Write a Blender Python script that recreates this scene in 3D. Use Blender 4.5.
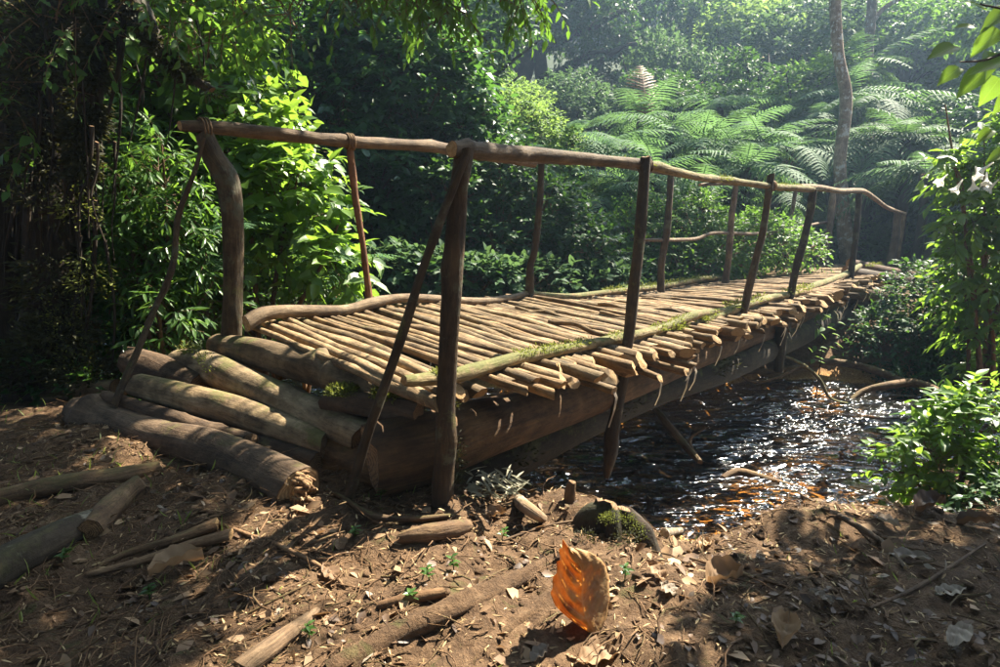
import bpy, math, random
import numpy as np
from mathutils import Vector, Matrix, Quaternion
random.seed(7)
RNG = np.random.default_rng(11)
S = bpy.context.scene
COL = S.collection
for o in list(bpy.data.objects): bpy.data.objects.remove(o)

# ---------------------------------------------------------------- camera, sky, sun, exposure
CAMZ = 1.95; FPX = 620.0; PITCH = math.atan(108.5/FPX)
cd = bpy.data.cameras.new('camera'); cam = bpy.data.objects.new('camera', cd); COL.objects.link(cam)
cam.location = (0, 0, CAMZ); cam.rotation_euler = (math.pi/2-PITCH, 0, 0)
cd.sensor_width = 36; cd.lens = FPX/1000*36; cd.clip_end = 1000; cd.clip_start = 0.05
cd.dof.use_dof = False
S.camera = cam
SUN_AZ, SUN_EL = math.radians(51), math.radians(52)
SD = Vector((math.sin(SUN_AZ)*math.cos(SUN_EL), math.cos(SUN_AZ)*math.cos(SUN_EL), math.sin(SUN_EL)))
w = bpy.data.worlds.new('World'); S.world = w; w.use_nodes = True
nt = w.node_tree; bg = nt.nodes['Background']; sky = nt.nodes.new('ShaderNodeTexSky'); sky.sky_type = 'NISHITA'
sky.sun_disc = False; sky.sun_elevation = SUN_EL; sky.sun_rotation = SUN_AZ
nt.links.new(sky.outputs[0], bg.inputs[0]); bg.inputs[1].default_value = 0.05
sl = bpy.data.lights.new('sun', 'SUN'); sl.energy = 5; sl.angle = math.radians(.5); sl.color = (1, .91, .75)
so = bpy.data.objects.new('sun', sl); COL.objects.link(so); so.rotation_euler = SD.to_track_quat('Z', 'Y').to_euler()
so.location = (10, 10, 30)
S.view_settings.view_transform = 'Standard'; S.view_settings.look = 'None'
S.view_settings.exposure = 2.5; S.view_settings.gamma = 1
S.render.engine = 'CYCLES'
S.cycles.max_bounces = 6; S.cycles.transparent_max_bounces = 12; S.cycles.diffuse_bounces = 1
S.cycles.glossy_bounces = 2; S.cycles.transmission_bounces = 4; S.cycles.volume_bounces = 0
S.cycles.volume_step_rate = 4; S.cycles.caustics_reflective = False; S.cycles.caustics_refractive = False
S.cycles.sample_clamp_indirect = 6; S.cycles.use_denoising = True

# ---------------------------------------------------------------- helpers
FW = Vector((0, math.cos(PITCH), -math.sin(PITCH))); UP = Vector((0, math.sin(PITCH), math.cos(PITCH)))
def ray(px, py): return Vector(((px-500)/FPX, 0, 0)) + UP*((333.5-py)/FPX) + FW
def at(px, py, Y):
    r = ray(px, py); k = Y/r.y
    return Vector((r.x*k, Y, CAMZ+r.z*k))
def atz(px, py, z):
    r = ray(px, py); k = (z-CAMZ)/r.z
    return Vector((r.x*k, r.y*k, z))
def nrm(a): return a/(np.linalg.norm(a, axis=-1, keepdims=True)+1e-9)
def _h(i, j, k):
    n = (i*374761393+j*668265263+k*2147483647*3) & 0xffffffff
    n = ((n ^ (n >> 13))*1274126177) & 0xffffffff
    return ((n ^ (n >> 16)) & 0xffff)/65535.0
def vnoise(x, y, seed=0):
    x = np.asarray(x, float); y = np.asarray(y, float)
    xi = np.floor(x).astype(np.int64); yi = np.floor(y).astype(np.int64)
    fx = x-xi; fy = y-yi; fx = fx*fx*(3-2*fx); fy = fy*fy*(3-2*fy)
    a = _h(xi, yi, seed); b = _h(xi+1, yi, seed); c = _h(xi, yi+1, seed); d = _h(xi+1, yi+1, seed)
    return (a*(1-fx)+b*fx)*(1-fy)+(c*(1-fx)+d*fx)*fy-.5
def fbm(x, y, o=4, seed=0):
    r = 0; a = 1
    for i in range(o):
        r = r+a*vnoise(x*2**i+i*13.7, y*2**i+i*7.3, seed+i); a *= .5
    return r

def tag(o, label=None, cat=None, group=None, kind=None):
    if label: o['label'] = label
    if cat: o['category'] = cat
    if group: o['group'] = group
    if kind: o['kind'] = kind
    return o
def thing(name, loc, label, cat, group=None):
    o = bpy.data.objects.new(name, None); COL.objects.link(o); o.location = loc; o.empty_display_size = .1
    bpy.context.view_layer.update() if False else None
    return tag(o, label, cat, group)
def raw(name, V, F, mats, smooth=True, attrs=None, mi=None):
    """V Nx3, F list/array of faces (array MxK, or list of mixed)"""
    me = bpy.data.meshes.new(name)
    V = np.asarray(V, np.float32)
    if isinstance(F, np.ndarray):
        K = F.shape[1]; loops = F.reshape(-1).astype(np.int32); starts = np.arange(0, len(loops), K, dtype=np.int32)
        tot = np.full(len(F), K, np.int32)
    else:
        tot = np.array([len(f) for f in F], np.int32); starts = np.concatenate([[0], np.cumsum(tot)[:-1]]).astype(np.int32)
        loops = np.array([i for f in F for i in f], np.int32)
    me.vertices.add(len(V)); me.vertices.foreach_set('co', V.reshape(-1))
    me.loops.add(len(loops)); me.loops.foreach_set('vertex_index', loops)
    me.polygons.add(len(tot)); me.polygons.foreach_set('loop_start', starts); me.polygons.foreach_set('loop_total', tot)
    if smooth: me.polygons.foreach_set('use_smooth', np.ones(len(tot), bool))
    if mi is not None: me.polygons.foreach_set('material_index', np.asarray(mi, np.int32))
    for m in (mats if isinstance(mats, (list, tuple)) else [mats]): me.materials.append(m)
    for nm, arr in (attrs or {}).items():
        arr = np.asarray(arr, np.float32)
        if arr.ndim == 1:
            a = me.attributes.new(nm, 'FLOAT', 'POINT'); a.data.foreach_set('value', arr)
        else:
            a = me.attributes.new(nm, 'FLOAT_VECTOR', 'POINT'); a.data.foreach_set('vector', arr.reshape(-1))
    me.update(calc_edges=True)
    return me
def link(name, me, parent=None, kind=None, loc=None):
    o = bpy.data.objects.new(name, me); COL.objects.link(o)
    if parent is not None: o.parent = parent
    if loc is not None: o.location = loc
    if kind: o['kind'] = kind
    return o

class MB:
    def __init__(s): s.V = []; s.F = []; s.L = []; s.M = []; s.R = []
    def tube(s, pts, radii, sides=9, rough=.12, n=None, cap=1, seed=0, wob=0, knots=0, taper=False, cutk=1.0):
        rg = random.Random(seed*7919+13)
        P = [Vector(p) for p in pts]
        if len(P) == 2: P = [P[0], P[0].lerp(P[1], .5), P[1]]; radii = [radii[0], (radii[0]+radii[-1])/2, radii[-1]] if len(radii) == 2 else radii
        if len(radii) != len(P): radii = list(np.interp(np.linspace(0, 1, len(P)), np.linspace(0, 1, len(radii)), radii))
        tl = sum((P[i+1]-P[i]).length for i in range(len(P)-1))
        if n is None: n = max(6, min(40, int(tl/(.9*max(radii)+.015))))
        Q = []; R = []
        for i in range(n+1):
            t = i/n*(len(P)-1); k = min(int(t), len(P)-2); f = t-k
            a = P[max(k-1, 0)]; b = P[k]; c = P[k+1]; d = P[min(k+2, len(P)-1)]
            q = .5*((2*b)+(c-a)*f+(2*a-5*b+4*c-d)*f*f+(3*b-a-3*c+d)*f**3)
            Q.append(q); R.append(radii[k]*(1-f)+radii[k+1]*f)
        if wob:
            ph = rg.uniform(0, 9); ax = Vector((rg.uniform(-1, 1), rg.uniform(-1, 1), rg.uniform(-1, 1))); 
            for i in range(1, n):
                e = math.sin(math.pi*i/n)
                Q[i] += wob*e*(ax*math.sin(ph+i/n*6.5)+Vector((0, 0, 1))*.6*math.sin(ph*2+i/n*11))
        kn = [(rg.randrange(1, n), rg.uniform(0, 6.28), rg.uniform(.25, .5)) for _ in range(knots)] if n > 2 else []
        T = (Q[1]-Q[0]).normalized(); N = T.orthogonal().normalized(); base = len(s.V); acc = 0
        sd = rg.random()*50
        for i in range(n+1):
            T2 = (Q[min(i+1, n)]-Q[max(i-1, 0)]).normalized()
            N = (N-T2*N.dot(T2)).normalized(); B = T2.cross(N)
            if i: acc += (Q[i]-Q[i-1]).length
            for j in range(sides):
                th = 2*math.pi*j/sides; c, si = math.cos(th), math.sin(th)
                rr = 1+rough*2*float(vnoise(c*1.6+sd, si*1.6+acc*(2.2/(max(radii)*8+.05))+sd, 3))
                for (ki, ka, kh) in kn:
                    if abs(i-ki) <= 1:
                        da = math.cos(th-ka)
                        if da > .3: rr += kh*da*(1 if i == ki else .4)
                r = R[i]*rr
                s.V.append(Q[i]+(N*c+B*si)*r); s.L.append((c*R[i], si*R[i], acc)); s.R.append(1.0)
        for i in range(n):
            for j in range(sides):
                a = base+i*sides+j; b = base+i*sides+(j+1) % sides
                s.F.append((a, b, b+sides, a+sides)); s.M.append(0)
        for end in (0, n):
            T2 = (Q[1]-Q[0]).normalized()*-1 if end == 0 else (Q[n]-Q[n-1]).normalized()
            ring = [base+end*sides+j for j in range(sides)]
            b2 = len(s.V)
            for j in range(sides):   # cap edge duplicate ring
                s.V.append(s.V[ring[j]].copy()); s.L.append(s.L[ring[j]]); s.R.append(1.0)
            tx = rg.uniform(-.5, .5)*cutk; ty = rg.uniform(-.5, .5)*cutk
            for j in range(sides):
                c_, s_ = math.cos(2*math.pi*j/sides), math.sin(2*math.pi*j/sides); o_ = T2*R[end]*(tx*c_+ty*s_+rg.uniform(-.12, .12)*cutk)
                s.V[b2+j] = s.V[b2+j]+o_; s.V[ring[j]] = s.V[ring[j]]+o_
            b3 = len(s.V)
            for j in range(sides):
                v = Q[end].lerp(s.V[ring[j]], .5)+T2*R[end]*rg.uniform(-.12, .16); s.V.append(v); s.L.append(tuple(x*.5 for x in s.L[ring[j]])); s.R.append(.5)
            ce = len(s.V); s.V.append(Q[end]+T2*R[end]*rg.uniform(-.08, .14)); s.L.append((0, 0, 0)); s.R.append(0.0)
            for j in range(sides):
                k = (j+1) % sides
                q = (b2+j, b3+j, b3+k, b2+k); t3 = (b3+j, ce, b3+k)
                if end != 0: q = q[::-1]; t3 = t3[::-1]
                s.F += [q, t3]; s.M += [cap, cap]
    def build(s, name, mats, parent=None, kind=None, loc=None, smooth=True):
        off = Vector(loc) if loc is not None else (parent_loc(parent) if parent is not None else Vector((0, 0, 0)))
        V = np.array([tuple(v) for v in s.V], np.float32)-np.array(tuple(off), np.float32)
        mats = mats if isinstance(mats, (list, tuple)) else [mats]
        mi = [min(m, len(mats)-1) for m in s.M]
        me = raw(name, V, s.F, mats, smooth, {'lc': s.L, 'cap': s.R}, mi)
        return link(name, me, parent, kind, loc if parent is None else None)
def parent_loc(p):
    l = Vector((0, 0, 0))
    while p is not None: l = l+p.location; p = p.parent
    return l
def stick(name, pts, radii, mats, label=None, cat=None, parent=None, group=None, **kw):
    b = MB(); b.tube(pts, radii, **kw)
    if parent is not None: return b.build(name, mats, parent)
    c = sum((Vector(p) for p in pts), Vector())/len(pts)
    o = b.build(name, mats, loc=c); return tag(o, label, cat, group)

# ---------------------------------------------------------------- materials
def newmat(name):
    m = bpy.data.materials.new(name); m.use_nodes = True; t = m.node_tree
    t.nodes.clear(); out = t.nodes.new('ShaderNodeOutputMaterial'); return m, t, out
def N(t, typ, **kw):
    n = t.nodes.new(typ)
    for k, v in kw.items():
        if hasattr(n, k): setattr(n, k, v)
        else: n.inputs[k.replace('_', ' ')].default_value = v
    return n
def ramp(t, fac, stops):
    r = t.nodes.new('ShaderNodeValToRGB'); e = r.color_ramp.elements
    while len(e) < len(stops): e.new(.5)
    for i, (p, c) in enumerate(stops): e[i].position = p; e[i].color = (*c, 1) if len(c) == 3 else c
    t.links.new(fac, r.inputs[0]); return r.outputs[0]
def mix(t, f, a, b, typ='MIX'):
    m = t.nodes.new('ShaderNodeMix'); m.data_type = 'RGBA'; m.blend_type = typ
    for s, v in ((0, f), (6, a), (7, b)):
        if hasattr(v, 'is_output') or isinstance(v, bpy.types.NodeSocket): t.links.new(v, m.inputs[s])
        else: m.inputs[s].default_value = v if s == 0 else (*v, 1)
    return m.outputs[2]
def mathn(t, op, a, b=0.0):
    m = t.nodes.new('ShaderNodeMath'); m.operation = op
    for i, v in enumerate((a, b)):
        if isinstance(v, bpy.types.NodeSocket): t.links.new(v, m.inputs[i])
        else: m.inputs[i].default_value = v
    return m.outputs[0]
def noise(t, vec, scale, detail=4, rough=.6, dist=0):
    n = t.nodes.new('ShaderNodeTexNoise'); n.inputs['Scale'].default_value = scale; n.inputs['Detail'].default_value = detail
    n.inputs['Roughness'].default_value = rough; n.inputs['Distortion'].default_value = dist
    if vec is not None: t.links.new(vec, n.inputs['Vector'])
    return n.outputs['Fac']
def bump(t, h, strength, dist, nin=None):
    b = t.nodes.new('ShaderNodeBump'); b.inputs['Strength'].default_value = strength; b.inputs['Distance'].default_value = dist
    t.links.new(h, b.inputs['Height'])
    if nin is not None: t.links.new(nin, b.inputs['Normal'])
    return b.outputs[0]

def leafmat(name, c1, c2, trans=.4, rough=.38, tc=None, objrand=False, spec=.5, gloss=None):
    m, t, out = newmat(name)
    if objrand:
        oi = t.nodes.new('ShaderNodeObjectInfo'); rnd = oi.outputs['Random']
    else:
        a = t.nodes.new('ShaderNodeAttribute'); a.attribute_name = 'rnd'; rnd = a.outputs['Fac']
    col = mix(t, rnd, c1, c2)
    a2 = t.nodes.new('ShaderNodeAttribute'); a2.attribute_name = 'lc'
    sx = t.nodes.new('ShaderNodeSeparateXYZ'); t.links.new(a2.outputs['Vector'], sx.inputs[0])
    if objrand:
        ax = mathn(t, 'ABSOLUTE', sx.outputs[1]); rib = mathn(t, 'LESS_THAN', ax, .018)
        # side veins
        v = mathn(t, 'ADD', mathn(t, 'MULTIPLY', sx.outputs[0], 9.0), mathn(t, 'MULTIPLY', ax, -9.0))
        fr = mathn(t, 'LESS_THAN', mathn(t, 'FRACT', v), .1)
        f = mathn(t, 'MINIMUM', mathn(t, 'ADD', mathn(t, 'MULTIPLY', rib, .5), mathn(t, 'MULTIPLY', fr, .22)), 1)
        col = mix(t, f, col, tuple(min(1, x*1.8+.03) for x in c2))
    nz = noise(t, None, 7, 3)
    co = t.nodes.new('ShaderNodeTexCoord'); n2 = t.nodes.new('ShaderNodeTexNoise'); n2.inputs['Scale'].default_value = 22
    t.links.new(co.outputs['Object'], n2.inputs['Vector'])
    col = mix(t, .35, col, n2.outputs['Fac'], 'MULTIPLY') if False else col
    hs = t.nodes.new('ShaderNodeHueSaturation'); t.links.new(col, hs.inputs['Color'])
    t.links.new(mathn(t, 'ADD', mathn(t, 'MULTIPLY', n2.outputs['Fac'], .9), .55), hs.inputs['Value']); col = hs.outputs[0]
    p = t.nodes.new('ShaderNodeBsdfPrincipled'); t.links.new(col, p.inputs['Base Color'])
    p.inputs['Roughness'].default_value = rough; p.inputs['Specular IOR Level'].default_value = spec
    tr = t.nodes.new('ShaderNodeBsdfTranslucent')
    tcc = tc or (min(1, c2[0]*2.6), min(1, c2[1]*2.4), c2[2]*.8)
    tcol = mix(t, .75, col, tcc)
    t.links.new(tcol, tr.inputs['Color'])
    ms = t.nodes.new('ShaderNodeMixShader'); ms.inputs[0].default_value = trans
    t.links.new(p.outputs[0], ms.inputs[1]); t.links.new(tr.outputs[0], ms.inputs[2]); t.links.new(ms.outputs[0], out.inputs[0])
    return m

def barkmat(name, dark, light, moss=0.0, fiber=1.0, rough=.85, mosscol=(.085, .085, .022), patch=None, mossn=.55, bs=.6, crack=.5):
    m, t, out = newmat(name)
    a = t.nodes.new('ShaderNodeAttribute'); a.attribute_name = 'lc'
    oi = t.nodes.new('ShaderNodeObjectInfo')
    ad = t.nodes.new('ShaderNodeVectorMath'); ad.operation = 'ADD'; t.links.new(a.outputs['Vector'], ad.inputs[0])
    cmb = t.nodes.new('ShaderNodeCombineXYZ'); t.links.new(mathn(t, 'MULTIPLY', oi.outputs['Random'], 37.0), cmb.inputs[2])
    t.links.new(cmb.outputs[0], ad.inputs[1])
    mp = t.nodes.new('ShaderNodeMapping'); mp.inputs['Scale'].default_value = (1, 1, .14); t.links.new(ad.outputs[0], mp.inputs[0])
    n1 = noise(t, mp.outputs[0], 70*fiber, 6, .65, .6); n2 = noise(t, ad.outputs[0], 9, 5, .6); n3 = noise(t, ad.outputs[0], 55, 4)
    f = mathn(t, 'ADD', mathn(t, 'MULTIPLY', n1, .55), mathn(t, 'MULTIPLY', n2, .45))
    mid = tuple((x+y)/2 for x, y in zip(dark, light))
    col = ramp(t, f, [(.34, dark), (.5, mid), (.66, light)])
    hs = t.nodes.new('ShaderNodeHueSaturation'); t.links.new(col, hs.inputs['Color'])
    t.links.new(mathn(t, 'ADD', mathn(t, 'MULTIPLY', oi.outputs['Random'], .8), .66), hs.inputs['Value']); col = hs.outputs[0]
    r2 = mathn(t, 'FRACT', mathn(t, 'MULTIPLY', oi.outputs['Random'], 7.13))
    col = mix(t, mathn(t, 'MULTIPLY', r2, .45), col, mix(t, 1, col, (1.0, .74, .5), 'MULTIPLY'))
    dn = ramp(t, noise(t, ad.outputs[0], 3.5, 6, .7), [(.45, (.55, .5, .45)), (.6, (1, 1, 1))])
    col = mix(t, .8, col, dn, 'MULTIPLY')
    if patch:
        pf = ramp(t, noise(t, ad.outputs[0], 6, 5, .7), [(.55, (0, 0, 0)), (.62, (1, 1, 1))]); col = mix(t, pf, col, patch)
    # dark blotches and cracks
    vo = t.nodes.new('ShaderNodeTexVoronoi'); vo.feature = 'DISTANCE_TO_EDGE'; vo.inputs['Scale'].default_value = 38; vo.inputs['Randomness'].default_value = 1
    wv = t.nodes.new('ShaderNodeVectorMath'); wv.operation = 'ADD'; t.links.new(mp.outputs[0], wv.inputs[0]); wn = t.nodes.new('ShaderNodeTexNoise'); wn.inputs['Scale'].default_value = 30; wn.inputs['Detail'].default_value = 4; t.links.new(mp.outputs[0], wn.inputs['Vector'])
    ws = t.nodes.new('ShaderNodeVectorMath'); ws.operation = 'SCALE'; ws.inputs['Scale'].default_value = .06; t.links.new(wn.outputs['Color'], ws.inputs[0]); t.links.new(ws.outputs[0], wv.inputs[1]); t.links.new(wv.outputs[0], vo.inputs['Vector'])
    cr = ramp(t, vo.outputs['Distance'], [(.0, (.35, .35, .35)), (.05, (1, 1, 1))]); col = mix(t, crack, col, cr, 'MULTIPLY')
    h = mathn(t, 'ADD', n1, mathn(t, 'MULTIPLY', n3, .5))
    if moss > 0:
        g = t.nodes.new('ShaderNodeNewGeometry'); sx = t.nodes.new('ShaderNodeSeparateXYZ'); t.links.new(g.outputs['Normal'], sx.inputs[0])
        up = mathn(t, 'ADD', mathn(t, 'MULTIPLY', sx.outputs[2], .18), noise(t, ad.outputs[0], 5, 6, .75))
        mf = ramp(t, up, [(mossn, (0, 0, 0)), (mossn+.1, (moss, moss, moss))])
        mc = mix(t, n3, tuple(x*.5 for x in mosscol), tuple(x*1.6 for x in mosscol)); col = mix(t, mf, col, mc)
    p = t.nodes.new('ShaderNodeBsdfPrincipled'); t.links.new(col, p.inputs['Base Color']); p.inputs['Roughness'].default_value = rough
    p.inputs['Specular IOR Level'].default_value = .35
    t.links.new(bump(t, h, bs, .012), p.inputs['Normal']); t.links.new(p.outputs[0], out.inputs[0]); return m

def cutmat(name, dark=(.2, .1, .035), light=(.5, .32, .14)):
    m, t, out = newmat(name)
    a = t.nodes.new('ShaderNodeAttribute'); a.attribute_name = 'cap'; b = t.nodes.new('ShaderNodeAttribute'); b.attribute_name = 'lc'
    n = noise(t, b.outputs['Vector'], 60, 4)
    r = mathn(t, 'ADD', mathn(t, 'MULTIPLY', a.outputs['Fac'], 7.0), mathn(t, 'MULTIPLY', n, 2.2))
    s = mathn(t, 'SINE', mathn(t, 'MULTIPLY', r, 6.28))
    f = mathn(t, 'ADD', mathn(t, 'MULTIPLY', s, .15), n)
    col = ramp(t, f, [(.3, dark), (.62, light)])
    edge = ramp(t, a.outputs['Fac'], [(.9, (1, 1, 1)), (.99, (.3, .25, .2))]); col = mix(t, 1, col, edge, 'MULTIPLY')
    p = t.nodes.new('ShaderNodeBsdfPrincipled'); t.links.new(col, p.inputs['Base Color']); p.inputs['Roughness'].default_value = .8
    t.links.new(bump(t, f, .7, .01), p.inputs['Normal']); t.links.new(p.outputs[0], out.inputs[0]); return m

M = {}
M['log'] = barkmat('worn_log_bark', (.06, .042, .024), (.33, .25, .145), moss=.75, fiber=.3, mossn=.66, bs=.6, crack=.55)
M['log_dark'] = barkmat('dark_log_bark', (.03, .02, .012), (.15, .1, .06), moss=.5, mossn=.72, fiber=.35, bs=.7, crack=.6)
M['pole'] = barkmat('pole_bark', (.06, .04, .021), (.33, .24, .13), moss=.5, fiber=.8, mossn=.74, bs=.5)
M['rail'] = barkmat('rail_bark', (.055, .035, .02), (.26, .19, .115), moss=.3, mossn=.72, bs=.5)
M['rail_moss'] = barkmat('mossy_rail_bark', (.07, .05, .022), (.3, .24, .12), moss=.95, mossn=.52)
M['post'] = barkmat('post_bark', (.016, .011, .006), (.09, .063, .032), moss=.7, mossn=.58, patch=(.075, .07, .042))
M['post_red'] = barkmat('red_peeled_bark', (.05, .022, .011), (.2, .1, .045), moss=.3, mossn=.7)
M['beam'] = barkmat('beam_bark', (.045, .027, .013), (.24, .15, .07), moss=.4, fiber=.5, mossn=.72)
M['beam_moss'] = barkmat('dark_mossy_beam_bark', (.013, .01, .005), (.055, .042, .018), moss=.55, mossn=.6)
M['trunk'] = barkmat('tree_bark', (.012, .009, .006), (.055, .04, .024), moss=.5, mossn=.58, mosscol=(.03, .034, .01))
M['lichen'] = barkmat('lichen_log_bark', (.025, .018, .011), (.12, .09, .055), moss=.3, mossn=.62, patch=(.24, .21, .15), rough=.9, fiber=.3)
M['trunk_pale'] = barkmat('pale_tree_bark', (.12, .09, .06), (.4, .32, .23), moss=.3, mossn=.6, patch=(.45, .4, .32), rough=.9)
M['twig'] = barkmat('twig_bark', (.06, .037, .02), (.28, .19, .11))
M['root'] = barkmat('root_bark', (.06, .035, .02), (.26, .17, .09), moss=.4, mossn=.62)
M['dirt_log'] = barkmat('soil_coated_pole', (.09, .05, .024), (.27, .17, .09), fiber=.3, rough=1)
M['cut'] = cutmat('cut_wood'); M['cut_dark'] = cutmat('weathered_cut_wood', (.08, .04, .018), (.26, .15, .065))
M['cut_bright'] = cutmat('fresh_split_wood', (.3, .16, .06), (.7, .48, .24))

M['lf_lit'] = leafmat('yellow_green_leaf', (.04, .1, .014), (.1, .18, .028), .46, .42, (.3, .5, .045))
M['lf_lit_o'] = leafmat('yellow_green_leaf_single', (.04, .1, .014), (.11, .19, .03), .46, .42, (.3, .5, .045), objrand=True)
M['lf_mid'] = leafmat('mid_green_leaf', (.025, .07, .014), (.065, .14, .028), .42, .5, (.2, .38, .04), spec=.25)
M['lf_mid_o'] = leafmat('mid_green_leaf_single', (.025, .065, .014), (.07, .14, .03), .38, .33, (.22, .4, .04), objrand=True)
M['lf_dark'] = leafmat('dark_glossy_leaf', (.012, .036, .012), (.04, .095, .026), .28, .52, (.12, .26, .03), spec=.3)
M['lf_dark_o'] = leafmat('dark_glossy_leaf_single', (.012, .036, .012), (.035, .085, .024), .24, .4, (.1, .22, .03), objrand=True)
M['lf_climb'] = leafmat('climber_leaf', (.016, .055, .016), (.055, .125, .032), .34, .36, (.14, .32, .04))
M['lf_pale'] = leafmat('pale_green_leaf', (.06, .13, .035), (.12, .2, .06), .42, .6, (.32, .48, .09), spec=.2)
M['lf_blue'] = leafmat('blue_green_leaf', (.02, .06, .024), (.065, .13, .048), .35, .6, (.14, .24, .07), spec=.2)
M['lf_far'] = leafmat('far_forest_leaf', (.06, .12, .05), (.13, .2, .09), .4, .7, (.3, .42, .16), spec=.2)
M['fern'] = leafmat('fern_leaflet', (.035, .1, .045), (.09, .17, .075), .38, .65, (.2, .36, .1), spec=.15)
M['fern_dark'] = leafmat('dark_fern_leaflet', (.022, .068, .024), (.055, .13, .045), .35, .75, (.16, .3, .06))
M['fern_dead'] = leafmat('dead_fern_leaflet', (.14, .07, .03), (.3, .16, .07), .3, .6, (.4, .2, .08))
M['moss'] = leafmat('moss_tuft', (.06, .075, .012), (.17, .19, .03), .35, .8, (.3, .34, .05))
M['moss_dark'] = leafmat('dark_moss_tuft', (.012, .015, .004), (.04, .04, .01), .25, .8, (.1, .1, .02))
M['silver'] = leafmat('silvery_dead_leaf', (.16, .15, .1), (.36, .34, .24), .3, .5, (.4, .42, .3), objrand=True)
M['grass'] = leafmat('grass_blade', (.08, .12, .02), (.22, .25, .06), .4, .5, (.4, .5, .08))
M['dry'] = leafmat('dry_leaf', (.12, .065, .03), (.4, .26, .14), .2, .7, (.45, .24, .1))
M['dry_dark'] = leafmat('wet_dark_dry_leaf', (.04, .022, .012), (.14, .08, .04), .12, .55, (.2, .1, .04))
M['dry_pale'] = leafmat('bleached_dry_leaf', (.16, .12, .085), (.36, .29, .21), .2, .7, (.5, .4, .25))
M['straw'] = leafmat('straw_litter', (.22, .13, .055), (.5, .36, .18), .15, .8, (.4, .26, .12))
M['petal'] = leafmat('white_petal', (.6, .6, .52), (.68, .68, .62), .35, .5, (.85, .82, .7), objrand=True)

def groundmat():
    m, t, out = newmat('forest_soil')
    co = t.nodes.new('ShaderNodeTexCoord'); P = co.outputs['Object']
    a = t.nodes.new('ShaderNodeAttribute'); a.attribute_name = 'wet'
    n1 = noise(t, P, 3, 8, .65); n2 = noise(t, P, 28, 8, .7); n3 = noise(t, P, 130, 5, .7); n4 = noise(t, P, 9, 6, .6, 1)
    f = mathn(t, 'ADD', mathn(t, 'MULTIPLY', n1, .4), mathn(t, 'MULTIPLY', n2, .6))
    col = ramp(t, f, [(.3, (.014, .008, .004)), (.45, (.065, .035, .017)), (.56, (.16, .095, .05)), (.7, (.3, .2, .115))])
    col = mix(t, ramp(t, n3, [(.35, (0, 0, 0)), (.65, (.7, .7, .7))]), col, (.12, .074, .04))
    vo = t.nodes.new('ShaderNodeTexVoronoi'); vo.inputs['Scale'].default_value = 60; t.links.new(P, vo.inputs['Vector'])
    col = mix(t, ramp(t, n4, [(.6, (0, 0, 0)), (.7, (.55, .55, .55))]), col, (.07, .085, .022))
    bed = ramp(t, mathn(t, 'ADD', mathn(t, 'MULTIPLY', vo.outputs['Distance'], .5), mathn(t, 'MULTIPLY', n2, .7)), [(.3, (.22, .09, .02)), (.5, (.5, .24, .06)), (.7, (.7, .42, .15))])
    deep = mix(t, n2, (.012, .009, .006), (.04, .026, .014))
    g = t.nodes.new('ShaderNodeNewGeometry'); sx = t.nodes.new('ShaderNodeSeparateXYZ'); t.links.new(g.outputs['Position'], sx.inputs[0])
    bed = mix(t, ramp(t, mathn(t, 'MULTIPLY', sx.outputs[2], -2.4), [(.25, (0, 0, 0)), (.62, (1, 1, 1))]), bed, deep)  # bed colour darkened with depth, in place of light lost in the water
    col = mix(t, ramp(t, a.outputs['Fac'], [(.0, (0, 0, 0)), (1, (1, 1, 1))]), col, bed)
    fo = t.nodes.new('ShaderNodeAttribute'); fo.attribute_name = 'far'
    col = mix(t, fo.outputs['Fac'], col, mix(t, n2, (.012, .022, .008), (.04, .06, .018)))
    p = t.nodes.new('ShaderNodeBsdfPrincipled'); t.links.new(col, p.inputs['Base Color']); p.inputs['Roughness'].default_value = .92
    p.inputs['Specular IOR Level'].default_value = .25
    h = mathn(t, 'ADD', mathn(t, 'MULTIPLY', n2, 1.0), mathn(t, 'MULTIPLY', n3, .45))
    t.links.new(bump(t, h, .9, .03), p.inputs['Normal']); t.links.new(p.outputs[0], out.inputs[0]); return m
M['ground'] = groundmat()

def watermat():
    m, t, out = newmat('stream_water')
    co = t.nodes.new('ShaderNodeTexCoord')
    mp = t.nodes.new('ShaderNodeMapping'); mp.inputs['Rotation'].default_value = (0, 0, math.radians(-15)); mp.inputs['Scale'].default_value = (.55, 1.4, 1)
    t.links.new(co.outputs['Object'], mp.inputs[0]); P = mp.outputs[0]
    n1 = noise(t, P, 4.2, 2, .45, 1.1); n2 = noise(t, P, 12, 1, .5, .6); n3 = noise(t, P, 2, 2, .5, .5)
    h = mathn(t, 'ADD', mathn(t, 'ADD', mathn(t, 'MULTIPLY', n1, 1.0), mathn(t, 'MULTIPLY', n2, .13)), mathn(t, 'MULTIPLY', n3, 1.6))
    nb = bump(t, h, 1, .25)
    fr = t.nodes.new('ShaderNodeFresnel'); fr.inputs['IOR'].default_value = 1.85; t.links.new(nb, fr.inputs['Normal'])
    gl = t.nodes.new('ShaderNodeBsdfGlossy'); gl.inputs['Roughness'].default_value = .12; t.links.new(nb, gl.inputs['Normal'])
    tr = t.nodes.new('ShaderNodeBsdfTransparent'); tr.inputs['Color'].default_value = (.86, .72, .5, 1)
    ms = t.nodes.new('ShaderNodeMixShader'); t.links.new(mathn(t, 'MINIMUM', mathn(t, 'MULTIPLY', fr.outputs[0], 1.25), 1.0), ms.inputs[0])
    t.links.new(tr.outputs[0], ms.inputs[1]); t.links.new(gl.outputs[0], ms.inputs[2]); t.links.new(ms.outputs[0], out.inputs[0]); return m
M['water'] = watermat()

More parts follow.
